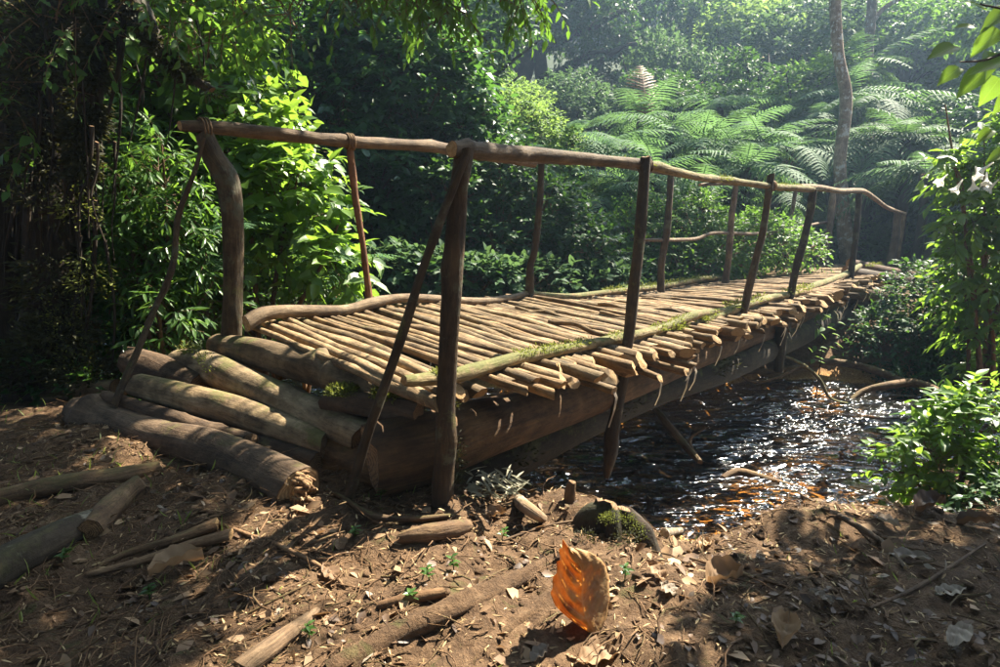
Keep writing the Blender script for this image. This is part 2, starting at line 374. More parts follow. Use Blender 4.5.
# ---------------------------------------------------------------- terrain
CX = np.array([-40, -14, -7, -3, 0, 1.3, 2.2, 3.6, 5, 9, 16, 40.]); CY = np.array([25, 13, 9.5, 7.4, 5.8, 5.4, 5.9, 6.4, 6.3, 5.5, 2, -12.])
def sdist(x, y):
    d = np.full(np.shape(x), 1e9)
    for i in range(len(CX)-1):
        ax, ay, bx, by = CX[i], CY[i], CX[i+1], CY[i+1]
        vx, vy = bx-ax, by-ay; t = np.clip(((x-ax)*vx+(y-ay)*vy)/(vx*vx+vy*vy), 0, 1)
        d = np.minimum(d, np.hypot(x-ax-t*vx, y-ay-t*vy))
    return d
def sst(t): t = np.clip(t, 0, 1); return t*t*(3-2*t)
MOUNDS = [(1.33, 2.74, .2, .15), (1.75, 2.6, .28, .06), (2.1, 3.5, .4, -.28), (2.7, 4.1, .45, -.25), (.64, 2.12, .15, -.1), (.78, 2.5, .22, -.2), (1.0, 3.1, .35, -.2), (1.15, 3.7, .35, -.1), (-.35, 1.75, .3, .03), (.25, 2.35, .12, .05), (-1.15, 1.55, .25, -.05), (2.2, 2.6, .4, -.06)]
def gh(x, y, micro=True):
    x = np.asarray(x, float); y = np.asarray(y, float)
    near = y < np.interp(x, CX, CY)
    e = sdist(x, y)-1.4-.18*fbm(x*.9, y*.9, 3, 5)
    bed = np.where(e < 0, np.maximum(.3*e, -.13+.18*e), 0)
    zn = .88*np.clip(e/1.75, 0, 1)**1.35
    zf = .95*(1-np.exp(-np.maximum(e, 0)/1.1))+.012*np.maximum(e, 0)
    # right far bank climbs
    rb = sst((x-(5.4+.42*(y-7)))/5)*3.2*sst((y-4)/5)
    zl = np.where(near, zn, zf+rb)
    hill = .42*np.maximum(0, y-24)
    hill = hill*(1+.2*np.sin(x*.06+1))+.18*np.maximum(0, -x-9)*sst((y-3)/6)+.2*np.maximum(0, x-16)
    hill = 32*np.tanh(hill/32)
    z = np.where(e < 0, bed, zl+hill*(~near)+np.where(near, .15*np.maximum(0, -x-5), 0))
    land = sst(e/.5)
    for (mx, my, mr, mh) in MOUNDS: z = z+mh*np.exp(-((x-mx)**2+(y-my)**2)/(2*mr*mr))
    z = z+land*.09*fbm(x*1.3, y*1.3, 3, 2)
    if micro: z = z+(.25+.75*land)*(.055*fbm(x*5, y*5, 5, 9)+.03*np.abs(fbm(x*19, y*19, 3, 17)))
    return z
def ghs(x, y): return float(gh(np.array([x]), np.array([y]))[0])
def grade(lo, fa, fb, hi, fine, n):
    mid = np.arange(fa, fb, fine)
    g = np.linspace(0, 1, n)**2.6
    return np.unique(np.concatenate([lo+(fa-lo)*(1-g[::-1]), mid, fb+(hi-fb)*g]))
gx = grade(-120, -2.6, 3.6, 130, .018, 50); gy = grade(-22, 1.15, 4.2, 150, .016, 95)
def griddo(gx, gy):
    X, Y = np.meshgrid(gx, gy); nx, ny = len(gx), len(gy)
    i = np.arange(nx-1)[None, :]+nx*np.arange(ny-1)[:, None]; i = i.reshape(-1)
    return X, Y, np.stack([i, i+1, i+1+nx, i+nx], 1)
X, Y, F = griddo(gx, gy); Z = gh(X, Y)
wet = 1-sst((Z+.005)/.04); wet[Z > .2] = 0
far = sst((Y-8.5)/3)*sst((-X+6.9+.15*(Y-8))/1.2)
far = np.maximum(far, sst((Y-14)/4)); far = np.maximum(far, sst((-X-2.6)/1)*sst((Y-3)/2))
me = raw('ground', np.stack([X, Y, Z], -1).reshape(-1, 3), F, M['ground'], True, {'wet': wet.reshape(-1), 'far': far.reshape(-1)})
tag(link('ground', me), 'brown leaf strewn forest soil of the stream banks', kind='structure')
wx = grade(-38, -1.5, 6.5, 38, .045, 18); wy = grade(-12, 3.2, 8.2, 25, .045, 18)
X, Y, F = griddo(wx, wy)
Zw = .02*fbm(X*2.2+Y*.6, Y*4.5-X*.8, 3, 31)+.012*np.sin(7*Y+3*fbm(X, Y, 2, 7)*6+X)
tag(link('stream_water', raw('stream_water', np.stack([X, Y, Zw], -1).reshape(-1, 3), F, M['water'], True)), 'shallow rippling stream under the bridge', kind='structure')

# ---------------------------------------------------------------- leaves
def leaf_arrays(pos, d, n, ln, wd, hi=True, curl=.2, shape=0):
    N_ = len(pos); d = nrm(d); s = nrm(np.cross(n, d)); n = np.cross(d, s)
    if hi:
        if shape == 0: u = np.array([0, .33, .33, .33, .72, .72, .72, 1.]); wv = np.array([0, -.5, 0, .5, -.34, 0, .34, 0])
        else: u = np.array([0, .25, .25, .25, .6, .6, .6, 1.]); wv = np.array([0, -.4, 0, .4, -.45, 0, .45, 0])
        zz = np.array([0, .1, 0, .1, .03, -.05, .03, -.1])
        T = np.array([[0, 2, 1], [0, 3, 2], [1, 2, 5], [1, 5, 4], [2, 3, 6], [2, 6, 5], [4, 5, 7], [5, 6, 7]])
    else:
        u = np.array([0, .45, 1., .45]); wv = np.array([0, -.5, 0, .5]); zz = np.array([0, .1, -.12, .1])
        T = np.array([[0, 2, 1], [0, 3, 2]])
    k = len(u)
    V = (pos[:, None, :]+d[:, None, :]*(u[None, :, None]*ln[:, None, None])
         +s[:, None, :]*(wv[None, :, None]*wd[:, None, None])
         +n[:, None, :]*((zz[None, :, None]*wd[:, None, None])-(curl*u[None, :, None]**2*ln[:, None, None])))
    Fc = (T[None]+(np.arange(N_)*k)[:, None, None]).reshape(-1, 3)
    lc = np.broadcast_to(np.stack([u, wv, u*0], 1)[None], (N_, k, 3))
    return V.reshape(-1, 3), Fc, lc.reshape(-1, 3), k
def lump_pts(rg, lumps, n, shell=.16, upbias=.15):
    w_ = np.array([l[1][0]*l[1][1]+l[1][1]*l[1][2]+l[1][0]*l[1][2] for l in lumps]); w_ = w_/w_.sum()
    idx = rg.choice(len(lumps), n, p=w_)
    C = np.array([tuple(l[0]) for l in lumps])[idx]; R = np.array([l[1] for l in lumps])[idx]
    D = rg.normal(size=(n, 3)); D[:, 2] += upbias*2; D = nrm(D)
    lob = 1+.35*fbm(D[:, 0]*2.3+idx*3.1, D[:, 1]*2.3+D[:, 2]*2.9, 3, 21)
    r = (1-np.abs(rg.normal(size=n))*shell)*lob
    P = C+D*R*r[:, None]
    return P, nrm(D/R)
def sprigs(rg, P, D, k, sl, ll, wr, up=.25, droop=.35, hang=.25, rnd=.5):
    n = len(P)
    D = nrm(D+np.array([0, 0, up])+rg.normal(size=(n, 3))*rnd*.6)
    L = rg.uniform(*sl, size=n); sc = rg.uniform(.75, 1.25, size=n); base = rg.random(n)
    side = nrm(np.cross(D, np.array([0, 0, 1.]))+rg.normal(size=(n, 3))*.15)
    out = []
    for j in range(k):
        t = (j+.6)/k; sg = 1 if j % 2 else -1
        p = P+D*(L*t)[:, None]; p[:, 2] -= droop*L*t*t
        dd = D*(.25+.9*t*t)+side*sg*(1-.5*t)+rg.normal(size=(n, 3))*.28; dd[:, 2] -= hang
        nn = np.array([0, 0, 1.])+D*.45+rg.normal(size=(n, 3))*.38
        ln = rg.uniform(*ll, size=n)*sc*(1-.35*abs(t-.45)); r = np.clip(base*.7+rg.random(n)*.3, 0, 1)
        out.append((p, nrm(dd), nrm(nn), ln, ln*wr*rg.uniform(.85, 1.15, size=n), r))
    return [np.concatenate([o[i] for o in out]) for i in range(6)], (P, D, L)
LEAFM = {}
def leaf_mesh(kind, mat, var):
    key = (kind, mat.name, var)
    if key in LEAFM: return LEAFM[key]
    rg = random.Random(hash(kind) % 1000*0+var*17+len(kind))
    prof = {'ovate': [(0, .02), (.08, .22), (.25, .46), (.45, .5), (.65, .38), (.85, .16), (1, 0)],
            'lance': [(0, .02), (.12, .22), (.32, .42), (.55, .48), (.75, .36), (.9, .14), (1, 0)],
            'heart': [(0, .12), (.02, .38), (.2, .52), (.4, .5), (.62, .36), (.84, .14), (1, 0)]}[kind]
    V = []; L = []; F = []; cu = rg.uniform(.08, .3); fo = rg.uniform(.12, .3); tw = rg.uniform(-.2, .2)
    for (u, w_) in prof:
        for v in (-1, -.5, 0, .5, 1):
            wv = v*w_*(1+rg.uniform(-.08, .08)*abs(v))
            z = fo*abs(wv)-cu*u*u+tw*wv*u+.02*math.sin(u*19+v*3)*abs(v)
            V.append((u, wv, z)); L.append((u, wv, 0))
    for i in range(len(prof)-1):
        for j in range(4):
            a = i*5+j; F.append((a, a+1, a+6, a+5))
    me = raw('leaf', V, F, mat, True, {'lc': L}); LEAFM[key] = me; return me
def leaf_obj(parent, pl, pos, d, n, ln, wd, kind, mat, name='leaf'):
    d = Vector(d).normalized(); s = Vector(n).cross(d).normalized(); nn = d.cross(s)
    me = leaf_mesh(kind, mat, random.randrange(4))
    o = bpy.data.objects.new(name, me); COL.objects.link(o); o.parent = parent
    m = Matrix(((d.x, s.x, nn.x, 0), (d.y, s.y, nn.y, 0), (d.z, s.z, nn.z, 0), (0, 0, 0, 1)))
    o.matrix_basis = Matrix.Translation(Vector(pos)-pl) @ m @ Matrix.Diagonal((ln, wd, (ln+wd)/2, 1)); return o
def foliage(root, A, mat, hi=True, shape=0, singles=0, kind='ovate', omat=None, name='foliage', minpx=0, keep=None):
    pl = np.array(tuple(root.location)); pos, d, n, ln, wd, r = A
    m = np.ones(len(pos), bool)
    if singles:
        dist = np.linalg.norm(pos-np.array([0, 0, CAMZ]), axis=1); pxs = ln*FPX/dist
        vis = (np.abs(pos[:, 0]/np.maximum(pos[:, 1], .1)) < .83) & (pos[:, 1] > .5)
        sc = np.where(vis, pxs-dist*.0+RNG.random(len(pos))*3, -1)
        # prefer leaves nearest the camera
        idx = np.argsort(np.where(vis, dist, 1e9))[:singles*3]; idx = idx[np.argsort(-pxs[idx])][:singles]
        for i in idx: leaf_obj(root, root.location, pos[i], d[i], n[i], ln[i], wd[i]*1.0, kind, omat)
        m[idx] = False
    V, F, lc, k = leaf_arrays(pos[m], d[m], n[m], ln[m], wd[m], hi, shape=shape)
    me = raw(name, V-pl, F, mat, hi, {'rnd': np.repeat(r[m], k), 'lc': lc})
    return link(name, me, root, kind='stuff')
def stems(root, P, D, L, mat, name='stems', r=.004, target=None, frac=1.0, name_kind='stuff'):
    """thin three sided twigs carrying the leaf sprays, reaching back towards the bush's limbs"""
    n = int(len(P)*frac); P = P[:n]; D = D[:n]; L = L[:n]; pl = np.array(tuple(root.location))
    a = P-D*(L*.8)[:, None]; b = P+D*(L*1.0)[:, None]; b[:, 2] -= .3*L
    s = nrm(np.cross(D, np.array([0, 0, 1.]))); u = np.cross(s, D); V = []
    for q, rr in ((a, r), (P, r*.8), (b, r*.3)):
        for k in range(3):
            th = 2.094*k; V.append(q+s*(rr*math.cos(th))+u*(rr*math.sin(th)))
    V = np.stack(V, 1); T = []
    for i in range(2):
        for j in range(3):
            x, y = i*3+j, i*3+(j+1) % 3; T += [[x, y, y+3], [x, y+3, x+3]]
    F = (np.array(T)[None]+(np.arange(n)*9)[:, None, None]).reshape(-1, 3)
    lc = np.broadcast_to(np.arange(9)[None, :, None]*.03, (n, 9, 3))
    link(name, raw(name, V.reshape(-1, 3)-pl, F, mat, True, {'lc': lc.reshape(-1, 3)}), root, kind='stuff')

def shrub(name, label, cat, base, lumps, n, k, sl, ll, wr, mat, omat=None, hi=True, singles=0, kind='ovate', seed=1, group=None,
          limbs=True, bark=None, shell=.16, up=.25, hang=.25, shape=0, stemfrac=.5, limb_r=.025, droop=.35, upbias=.15):
    rg = np.random.default_rng(seed); root = thing(name, base, label, cat, group)
    P, D = lump_pts(rg, lumps, n, shell, upbias)
    A, st = sprigs(rg, P, D, k, sl, ll, wr, up=up, hang=hang, droop=droop)
    foliage(root, A, mat, hi, shape, singles, kind, omat)
    if stemfrac: stems(root, *st, bark or M['root'], frac=stemfrac, r=limb_r*.16)
    if limbs:
        for i, (c, r) in enumerate(lumps[:9]):
            c = Vector(c); b0 = Vector(base)+Vector((random.uniform(-.1, .1), random.uniform(-.1, .1), -.1)); m_ = b0.lerp(c, .5)+Vector((0, 0, .12*(c-b0).length))
            b = MB(); b.tube([b0, m_, c, c+(c-m_)*.5], [limb_r, limb_r*.8, limb_r*.5, limb_r*.2], sides=6, seed=seed+i, wob=.04, n=9)
            b.build('branch', [bark or M['root'], M['cut_dark']], root)
    return root

# ---------------------------------------------------------------- bridge
bridge = thing('footbridge', at(640, 330, 5), 'rustic pole footbridge with uneven stick handrails crossing the stream', 'bridge')
NE = [(395, 398), (456, 386), (512, 367), (562, 357), (615, 346), (661, 336), (694, 323), (739, 314), (772, 303), (798, 297), (838, 281), (890, 268)]
FE = [(240, 330), (289, 318), (343, 316), (375, 309), (436, 304), (481, 305), (529, 297), (568, 300), (610, 295), (655, 291), (709, 283), (739, 280), (772, 271), (808, 263), (830, 260)]
BD = Vector((.62, .784, 0)).normalized(); BN = Vector((.784, -.62, 0)).normalized()
NEW = [at(x, y, 2.03*620/(990-x)) for x, y in NE]; FEW = [at(x, y, min(2666/(990-x), 9.2+(x-700)*.04) if x > 700 else 2666/(990-x)) for x, y in FE]
NEW.insert(0, NEW[0]-BD*.6); FEW.insert(0, FEW[0]-BD*.6); NEW.append(NEW[-1]+BD*2); FEW.append(FEW[-1]+BD*3)
def edge(E):
    T = np.array([p.dot(BD) for p in E]); A = np.array([tuple(p) for p in E])
    return lambda t: Vector([float(np.interp(t, T, A[:, i])) for i in range(3)])
NF, FF = edge(NEW), edge(FEW)
rg = random.Random(3)
t = 1.98; i = 0
while t < 14.9:
    r = rg.uniform(.017, .029)*(1 if rg.random() < .8 else 1.3)
    r *= float(np.interp(t, [2, 5, 9], [1, 1.2, 1.5]))
    sk = float(np.interp(t, [1.8, 4, 7, 12, 15], [.38, .62, .9, .8, .4]))
    a = FF(t+rg.uniform(-.03, .03)); b = NF(t-sk+rg.uniform(-.03, .03))
    d = (b-a).normalized()
    a -= d*rg.uniform(.08, .35); b += d*(rg.uniform(.02, .08) if t < 2.35 else rg.uniform(.08, .34))
    lift = -r*.9+rg.uniform(-.012, .02)
    a.z += lift; b.z += lift-.01*rg.random()
    mpt = a.lerp(b, .5)+Vector((rg.uniform(-.03, .03), rg.uniform(-.03, .03), rg.uniform(-.004, .012)))
    q1 = a.lerp(b, .25)+BD*rg.uniform(-.03, .03)+Vector((0, 0, rg.uniform(-.012, .012))); q3 = a.lerp(b, .75)+BD*rg.uniform(-.03, .03)+Vector((0, 0, rg.uniform(-.01, .014)))
    mb = MB(); mb.tube([a, q1, mpt, q3, b], [r*rg.uniform(.65, 1), r, r*1.02, r*1.05, r*rg.uniform(.9, 1.2)], sides=10, rough=.2, n=14, cutk=2.2, seed=100+i, knots=rg.choice([0, 1, 2]))
    o = mb.build('deck_pole', [M['pole'], M['cut']], bridge)
    t += r*rg.uniform(1.95, 2.7); i += 1
    if rg.random() < .12 and t > 3: # a broken short piece lying in the gap
        c = FF(t).lerp(NF(t-sk), rg.uniform(.3, .8)); mb = MB(); mb.tube([c-d*.4+Vector((0, 0, .01)), c+d*.35+Vector((0, 0, .005))], [.016, .02], sides=6, seed=500+i, wob=.015)
        mb.build('deck_pole', [M['pole'], M['cut']], bridge)
# a second rank of stub ends along the stream side, below the first
for k in range(60):
    t = 2.55+k*.19+rg.uniform(-.05, .05); p = NF(t); d = (BN+BD*rg.uniform(-.5, .1)).normalized(); r = rg.uniform(.016, .028)*float(np.interp(t, [2, 6, 9], [1, 1.35, 1.6]))
    mb = MB(); p0 = p-d*rg.uniform(.1, .3)+Vector((0, 0, -.085)); p1 = p+d*rg.uniform(.12, .34)+Vector((0, 0, -.1-rg.random()*.03))
    mb.tube([p0, p1], [r, r*.95], sides=10, n=5, cutk=2, rough=.2, seed=700+k); mb.build('deck_pole', [M['pole'], M['cut']], bridge)
    if rg.random() < .45:  # peeled bark strip hanging from the end
        e = p1-d*.02; s_ = BD*rg.uniform(.008, .016); q = [e+Vector((0, 0, .02)), e+d*.03+Vector((0, 0, -.03)), e+d*.02+Vector((0, 0, -.09)), e-d*.01+Vector((0, 0, -.14-.05*rg.random()))]
        V = []
        for kk, c in enumerate(q): ww = 1-kk*.25; V += [c-s_*ww, c+s_*ww+d*.004]
        me = raw('bark_strip', [tuple(Vector(v)-bridge.location) for v in V], [(0, 1, 3, 2), (2, 3, 5, 4), (4, 5, 7, 6)], M['dry_pale'], True, {'rnd': [rg.random()]*8}); link('bark_strip', me, bridge)
# beams
def bpath(l): return [at(*p) for p in l]
def part(name, pts, radii, mats, **kw):
    return stick(name, bpath(pts), radii, mats, parent=bridge, **kw)
part('beam', [(372, 462, 2.38), (430, 447, 2.5), (520, 418, 2.85), (611, 388, 3.5), (690, 356, 4.5), (770, 326, 6.2), (830, 300, 8.6), (885, 281, 12.6)], [.15, .145, .13, .115, .11, .12, .14, .14], [M['beam'], M['cut_dark']], sides=18, rough=.1, n=40, seed=1)
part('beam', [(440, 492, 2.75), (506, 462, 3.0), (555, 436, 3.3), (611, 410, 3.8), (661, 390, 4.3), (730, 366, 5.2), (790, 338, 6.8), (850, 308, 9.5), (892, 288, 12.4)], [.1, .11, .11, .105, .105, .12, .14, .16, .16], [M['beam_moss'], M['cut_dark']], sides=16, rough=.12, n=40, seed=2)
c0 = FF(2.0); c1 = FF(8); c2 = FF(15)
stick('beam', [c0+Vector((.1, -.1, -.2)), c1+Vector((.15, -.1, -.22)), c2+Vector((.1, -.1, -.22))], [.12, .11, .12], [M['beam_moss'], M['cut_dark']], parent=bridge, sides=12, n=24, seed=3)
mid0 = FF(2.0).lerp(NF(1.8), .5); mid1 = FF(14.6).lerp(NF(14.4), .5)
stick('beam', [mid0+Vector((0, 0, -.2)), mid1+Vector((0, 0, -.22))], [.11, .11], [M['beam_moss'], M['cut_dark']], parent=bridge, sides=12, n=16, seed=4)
# kerb poles lashed along both edges of the deck
def on_edge(l, fn, dz): return [at(x, y, fn(x)) + Vector((0, 0, dz)) for x, y in l]
ny = lambda x: 2.03*620/(990-x)
fy = lambda x: min(2666/(990-x), 9.2+(x-700)*.04) if x > 700 else 2666/(990-x)
tr1 = stick('kerb_pole', on_edge([(404, 388), (430, 386), (456, 383), (512, 366), (562, 355), (615, 344), (661, 333), (694, 320), (722, 314)], ny, .028), [.018, .026, .03, .03, .028, .028, .026, .03, .025], [M['rail_moss'], M['cut']], parent=bridge, sides=9, n=40, knots=5, seed=5)
tr2 = stick('kerb_pole', on_edge([(706, 324), (739, 312), (772, 301), (800, 296), (815, 289), (845, 277), (860, 268)], ny, .035), [.03, .035, .035, .03, .035, .045, .04], [M['rail_moss'], M['cut']], parent=bridge, sides=9, n=30, knots=3, seed=6)
tr2b = stick('kerb_pole', on_edge([(795, 300), (822, 294), (842, 282)], ny, .07), [.04, .045, .04], [M['pole'], M['cut']], parent=bridge, sides=9, n=10, seed=66)
tr3 = stick('kerb_pole', on_edge([(246, 329), (262, 320), (289, 316), (343, 315), (375, 307), (404, 302), (436, 303), (481, 305), (511, 301), (529, 296)], fy, .03), [.05, .048, .04, .036, .04, .036, .034, .034, .032, .03], [M['rail'], M['cut']], parent=bridge, sides=10, n=40, seed=7)
tr4 = stick('kerb_pole', on_edge([(524, 298), (568, 301), (610, 296), (655, 291), (690, 285), (709, 281), (739, 281), (772, 271), (808, 261), (828, 259)], fy, .045), [.028, .032, .034, .036, .04, .04, .045, .05, .05, .05], [M['rail_moss'], M['cut']], parent=bridge, sides=9, n=40, seed=8)
# posts (each pixel point, with its distance from the camera)
def post(pts, radii, mat='post', name='post', seed=0, **kw):
    radii = [x*(.82 if name == 'post' else .56) for x in radii]; return part(name, pts, radii, [M[mat], M['cut_dark']], seed=seed, sides=kw.pop('sides', 10), n=kw.pop('n', 26), rough=.2, wob=.35*min(radii), **kw)
post([(464, 152, 2.2), (455, 250, 2.2), (446, 380, 2.2), (443, 500, 2.2)], [.036, .042, .045, .047], seed=11, sides=14, knots=2)
post([(466, 156, 2.15), (447, 205, 2.15), (425, 262, 2.14), (398, 345, 2.13), (372, 420, 2.14), (349, 500, 2.2)], [.021, .025, .027, .029, .033, .036], seed=12, name='brace', knots=3)
post([(646, 157, 3.36), (641, 220, 3.36), (633, 290, 3.34), (625, 365, 3.32), (618, 405, 3.3), (611, 452, 3.3), (606, 478, 3.3)], [.034, .036, .037, .038, .04, .048, .02], seed=13, knots=2)
post([(771, 175, 5.0), (764, 225, 5.0), (752, 275, 4.98), (741, 322, 4.96)], [.033, .035, .038, .042], seed=14)
post([(814, 186, 6.25), (808, 225, 6.25), (797, 265, 6.2), (789, 302, 6.2), (786, 330, 6.1)], [.04, .043, .045, .05, .05], seed=15)
post([(859, 193, 8.8), (856, 235, 8.8), (850, 282, 8.75)], [.045, .045, .055], seed=16)
post([(898, 212, 12.2), (893, 245, 12.2), (888, 280, 12.1)], [.07, .085, .11], 'rail', seed=17)
post([(904, 213, 12.5), (899, 245, 12.5), (895, 277, 12.5)], [.05, .055, .06], 'pole', seed=18)
post([(203, 133, 3.66), (213, 155, 3.66), (228, 180, 3.66), (233, 215, 3.66), (233, 280, 3.68), (231, 350, 3.7)], [.058, .065, .075, .068, .062, .068], seed=21, sides=14)
post([(204, 138, 3.6), (195, 170, 3.58), (179, 215, 3.54), (174, 255, 3.5), (166, 285, 3.46), (153, 312, 3.4), (140, 345, 3.3), (114, 405, 3.12)], [.018, .024, .027, .024, .03, .026, .032, .034], 'post', 'brace', seed=22, knots=6)
post([(349, 138, 4.25), (353, 175, 4.25), (358, 215, 4.27), (364, 255, 4.3), (371, 312, 4.35)], [.026, .028, .026, .027, .03], 'post_red', seed=23, knots=2)
post([(542, 157, 5.75), (539, 200, 5.75), (535, 250, 5.75), (531, 270, 5.76), (530, 306, 5.78)], [.036, .037, .04, .046, .05], seed=24)
post([(671, 176, 7.3), (667, 225, 7.3), (662, 260, 7.32), (661, 292, 7.35)], [.045, .048, .052, .06], seed=25)
post([(736, 183, 9.1), (731, 230, 9.1), (725, 286, 9.1)], [.045, .055, .06], 'rail', seed=26)
post([(796, 190, 11.3), (789, 225, 11.3), (779, 268, 11.3)], [.04, .045, .05], 'rail', seed=27)
post([(834, 190, 12.8), (829, 225, 12.8), (823, 262, 12.8)], [.07, .075, .08], 'rail', seed=28)
post([(838, 193, 13.3), (832, 225, 13.3), (828, 262, 13.3)], [.04, .04, .05], 'rail', seed=29)
# handrails
HR = [M['rail'], M['cut']]
part('handrail', [(180, 126, 3.6), (215, 128, 3.72), (290, 135, 3.95), (350, 142, 4.25), (420, 146, 4.7), (470, 152, 5.1), (534, 162, 5.6)], [.028, .037, .04, .038, .04, .05, .05], HR, sides=12, n=40, seed=31, knots=3)
part('handrail', [(452, 149, 2.17), (475, 150, 2.3), (520, 153, 2.68), (545, 155, 2.82), (590, 159, 3.06), (645, 164, 3.42)], [.03, .031, .031, .03, .027, .026], HR, sides=12, n=36, seed=32, knots=4)
part('handrail', [(600, 161, 3.2), (645, 165, 3.44), (700, 177, 4.1), (740, 182, 4.7), (772, 186, 5.06), (815, 189, 6.3), (835, 190, 7.4)], [.02, .024, .024, .024, .024, .025, .024], [M['rail_moss'], M['cut']], sides=9, n=50, seed=33, knots=6)
part('handrail', [(790, 188, 5.8), (815, 187, 6.3), (840, 191, 7.6), (862, 191, 8.9), (874, 198, 10), (888, 208, 11.3), (905, 214, 12.4)], [.026, .028, .032, .035, .035, .035, .035], HR, sides=9, n=30, seed=34)
part('handrail', [(535, 160, 5.6), (600, 163, 6.3), (640, 168, 6.9), (680, 175, 7.6), (717, 181, 8.5)], [.035, .033, .032, .03, .025], HR, sides=8, n=24, seed=35)
part('handrail', [(700, 185, 8.2), (735, 183, 9.0), (770, 187, 10.2), (812, 191, 12)], [.02, .035, .038, .04], HR, sides=8, n=18, seed=36)
part('side_rail', [(636, 240, 7.0), (662, 240, 7.3), (695, 239, 8.2), (715, 233, 8.7), (750, 234, 9.8), (780, 231, 11), (826, 222, 12.8)], [.016, .022, .024, .025, .028, .03, .028], HR, sides=7, n=30, seed=37)
def binding(c, ax, R, n, seed):
    ax = Vector(ax).normalized(); u = ax.orthogonal().normalized(); v = ax.cross(u); P = []
    for i in range(n*10+1):
        a = i/10*2*math.pi; P.append(c+ax*((i/(n*10)-.5)*.05)+(u*math.cos(a)+v*math.sin(a))*R)
    b = MB(); b.tube(P, [.006]*2, sides=5, n=n*12, seed=seed, rough=.3); b.build('binding', [M['root'], M['cut']], bridge)
binding(at(350, 142, 4.25), at(370, 144, 4.3)-at(330, 141, 4.15), .052, 4, 1)
binding(at(645, 166, 3.42), at(665, 169, 3.5)-at(630, 163, 3.3), .04, 3, 2)
binding(at(771, 186, 5.05), at(800, 188, 5.6)-at(750, 183, 4.8), .04, 3, 3)
binding(at(205, 128, 3.66), at(230, 130, 3.75)-at(190, 127, 3.6), .055, 3, 4)
# landing poles at the far end and a prop under the deck
for k, (a, b, r) in enumerate([((845, 272, 9.3), (918, 283, 10.2), .09), ((850, 264, 10.6), (915, 277, 11.4), .09), ((838, 288, 8.6), (902, 300, 9.3), .1), ((852, 298, 9.1), (905, 312, 9.6), .12)]):
    part('landing_log', [a, b], [r, r], [M['log_dark'], M['cut_dark']], seed=40+k, sides=10)
part('prop', [(783, 322, 5.9), (780, 345, 5.95), (778, 372, 6.0)], [.06, .055, .045], [M['beam_moss'], M['cut_dark']], seed=45)

def tufts(root, pts, mat, n, spread, ln, name='moss', seed=0, hang=0.0, wr=.18):
    rg = np.random.default_rng(seed); pts = np.array([tuple(p) for p in pts]); i = rg.random(n)*(len(pts)-1); k = i.astype(int); f = (i-k)[:, None]
    P = pts[k]*(1-f)+pts[np.minimum(k+1, len(pts)-1)]*f
    dn = vnoise(i*2.7, i*0+seed, 4)
    ok = dn > .0; P = P[ok]; n = len(P)
    D = rg.normal(size=(n, 3)); D[:, 2] = np.abs(D[:, 2])*(1-hang)-hang*1.5
    P = P+nrm(D)*spread*rg.uniform(.5, 1.1, n)[:, None]
    l = rg.uniform(*ln, n)
    V, F, lc, kk = leaf_arrays(P, nrm(D+rg.normal(size=(n, 3))*.4), rg.normal(size=(n, 3)), l, l*wr*2, False)
    link(name, raw(name, V-np.array(tuple(parent_loc(root))), F, mat, False, {'rnd': np.repeat(rg.random(n), kk), 'lc': lc}), root, kind='stuff')
tufts(bridge, on_edge([(430, 386), (456, 383), (512, 366), (562, 355), (615, 344), (661, 333), (694, 320), (722, 314)], ny, .035), M['moss'], 4200, .032, (.008, .02), seed=3)
tufts(bridge, on_edge([(600, 348), (640, 338), (661, 335), (680, 332), (700, 326), (715, 318)], ny, .03), M['moss'], 2200, .045, (.01, .026), seed=8)
tufts(bridge, on_edge([(706, 324), (739, 312), (772, 301), (800, 296), (815, 289), (845, 277), (865, 270), (880, 268)], ny, .05), M['moss'], 2800, .06, (.012, .035), seed=4)
tufts(bridge, on_edge([(568, 301), (610, 296), (655, 291), (700, 283), (739, 281), (772, 271), (808, 261)], fy, .06), M['moss'], 2000, .05, (.015, .04), seed=5)
tufts(bridge, bpath([(600, 161, 3.18), (645, 164, 3.42), (700, 176, 4.1), (740, 181, 4.7), (772, 185, 5.06), (815, 188, 6.3)]), M['moss'], 3500, .024, (.008, .02), seed=6, hang=.2)
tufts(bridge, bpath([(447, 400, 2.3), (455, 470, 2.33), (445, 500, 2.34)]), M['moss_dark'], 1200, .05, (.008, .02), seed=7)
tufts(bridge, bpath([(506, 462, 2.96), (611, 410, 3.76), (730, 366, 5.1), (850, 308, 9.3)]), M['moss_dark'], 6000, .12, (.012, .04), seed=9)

def gpt(px, py, lift=0):
    z = .85
    for _ in range(12):
        p = atz(px, py, z+lift); z = ghs(p.x, p.y)
    p = atz(px, py, z+lift); return p
# ---------------------------------------------------------------- approach logs (each lies loose at the bridge foot)
LG = 'heavy logs laid side by side at the bridge foot'
def biglog(pts, radii, label, mat='log', cut='cut', seed=0, moss=None, sides=20, grp=LG, name='log', **kw):
    P = pts[0] if isinstance(pts[0], list) else bpath(pts); c = sum(P, Vector())/len(P); b = MB(); b.tube(P, radii, sides=sides, seed=seed, n=kw.pop('n', 34), rough=kw.pop('rough', .09), **kw)
    o = b.build(name, [M[mat], M[cut]], loc=c); tag(o, label, 'log', grp)
    if moss:
        pp = bpath(moss[0]); tufts(o, pp, M[moss[3]] if len(moss) > 3 else M['moss'], moss[1], moss[2], (.008, .024), seed=seed)
    return o
L1 = biglog([(78, 412, 3.3), (100, 420, 3.2), (160, 440, 2.95), (205, 448, 2.75), (255, 467, 2.5), (300, 488, 2.27)], [.08, .1, .1, .095, .09, .085], 'thick dark log lowest in the row with a splintered pale end at the right', 'log_dark', 'cut_bright', 51, knots=4)
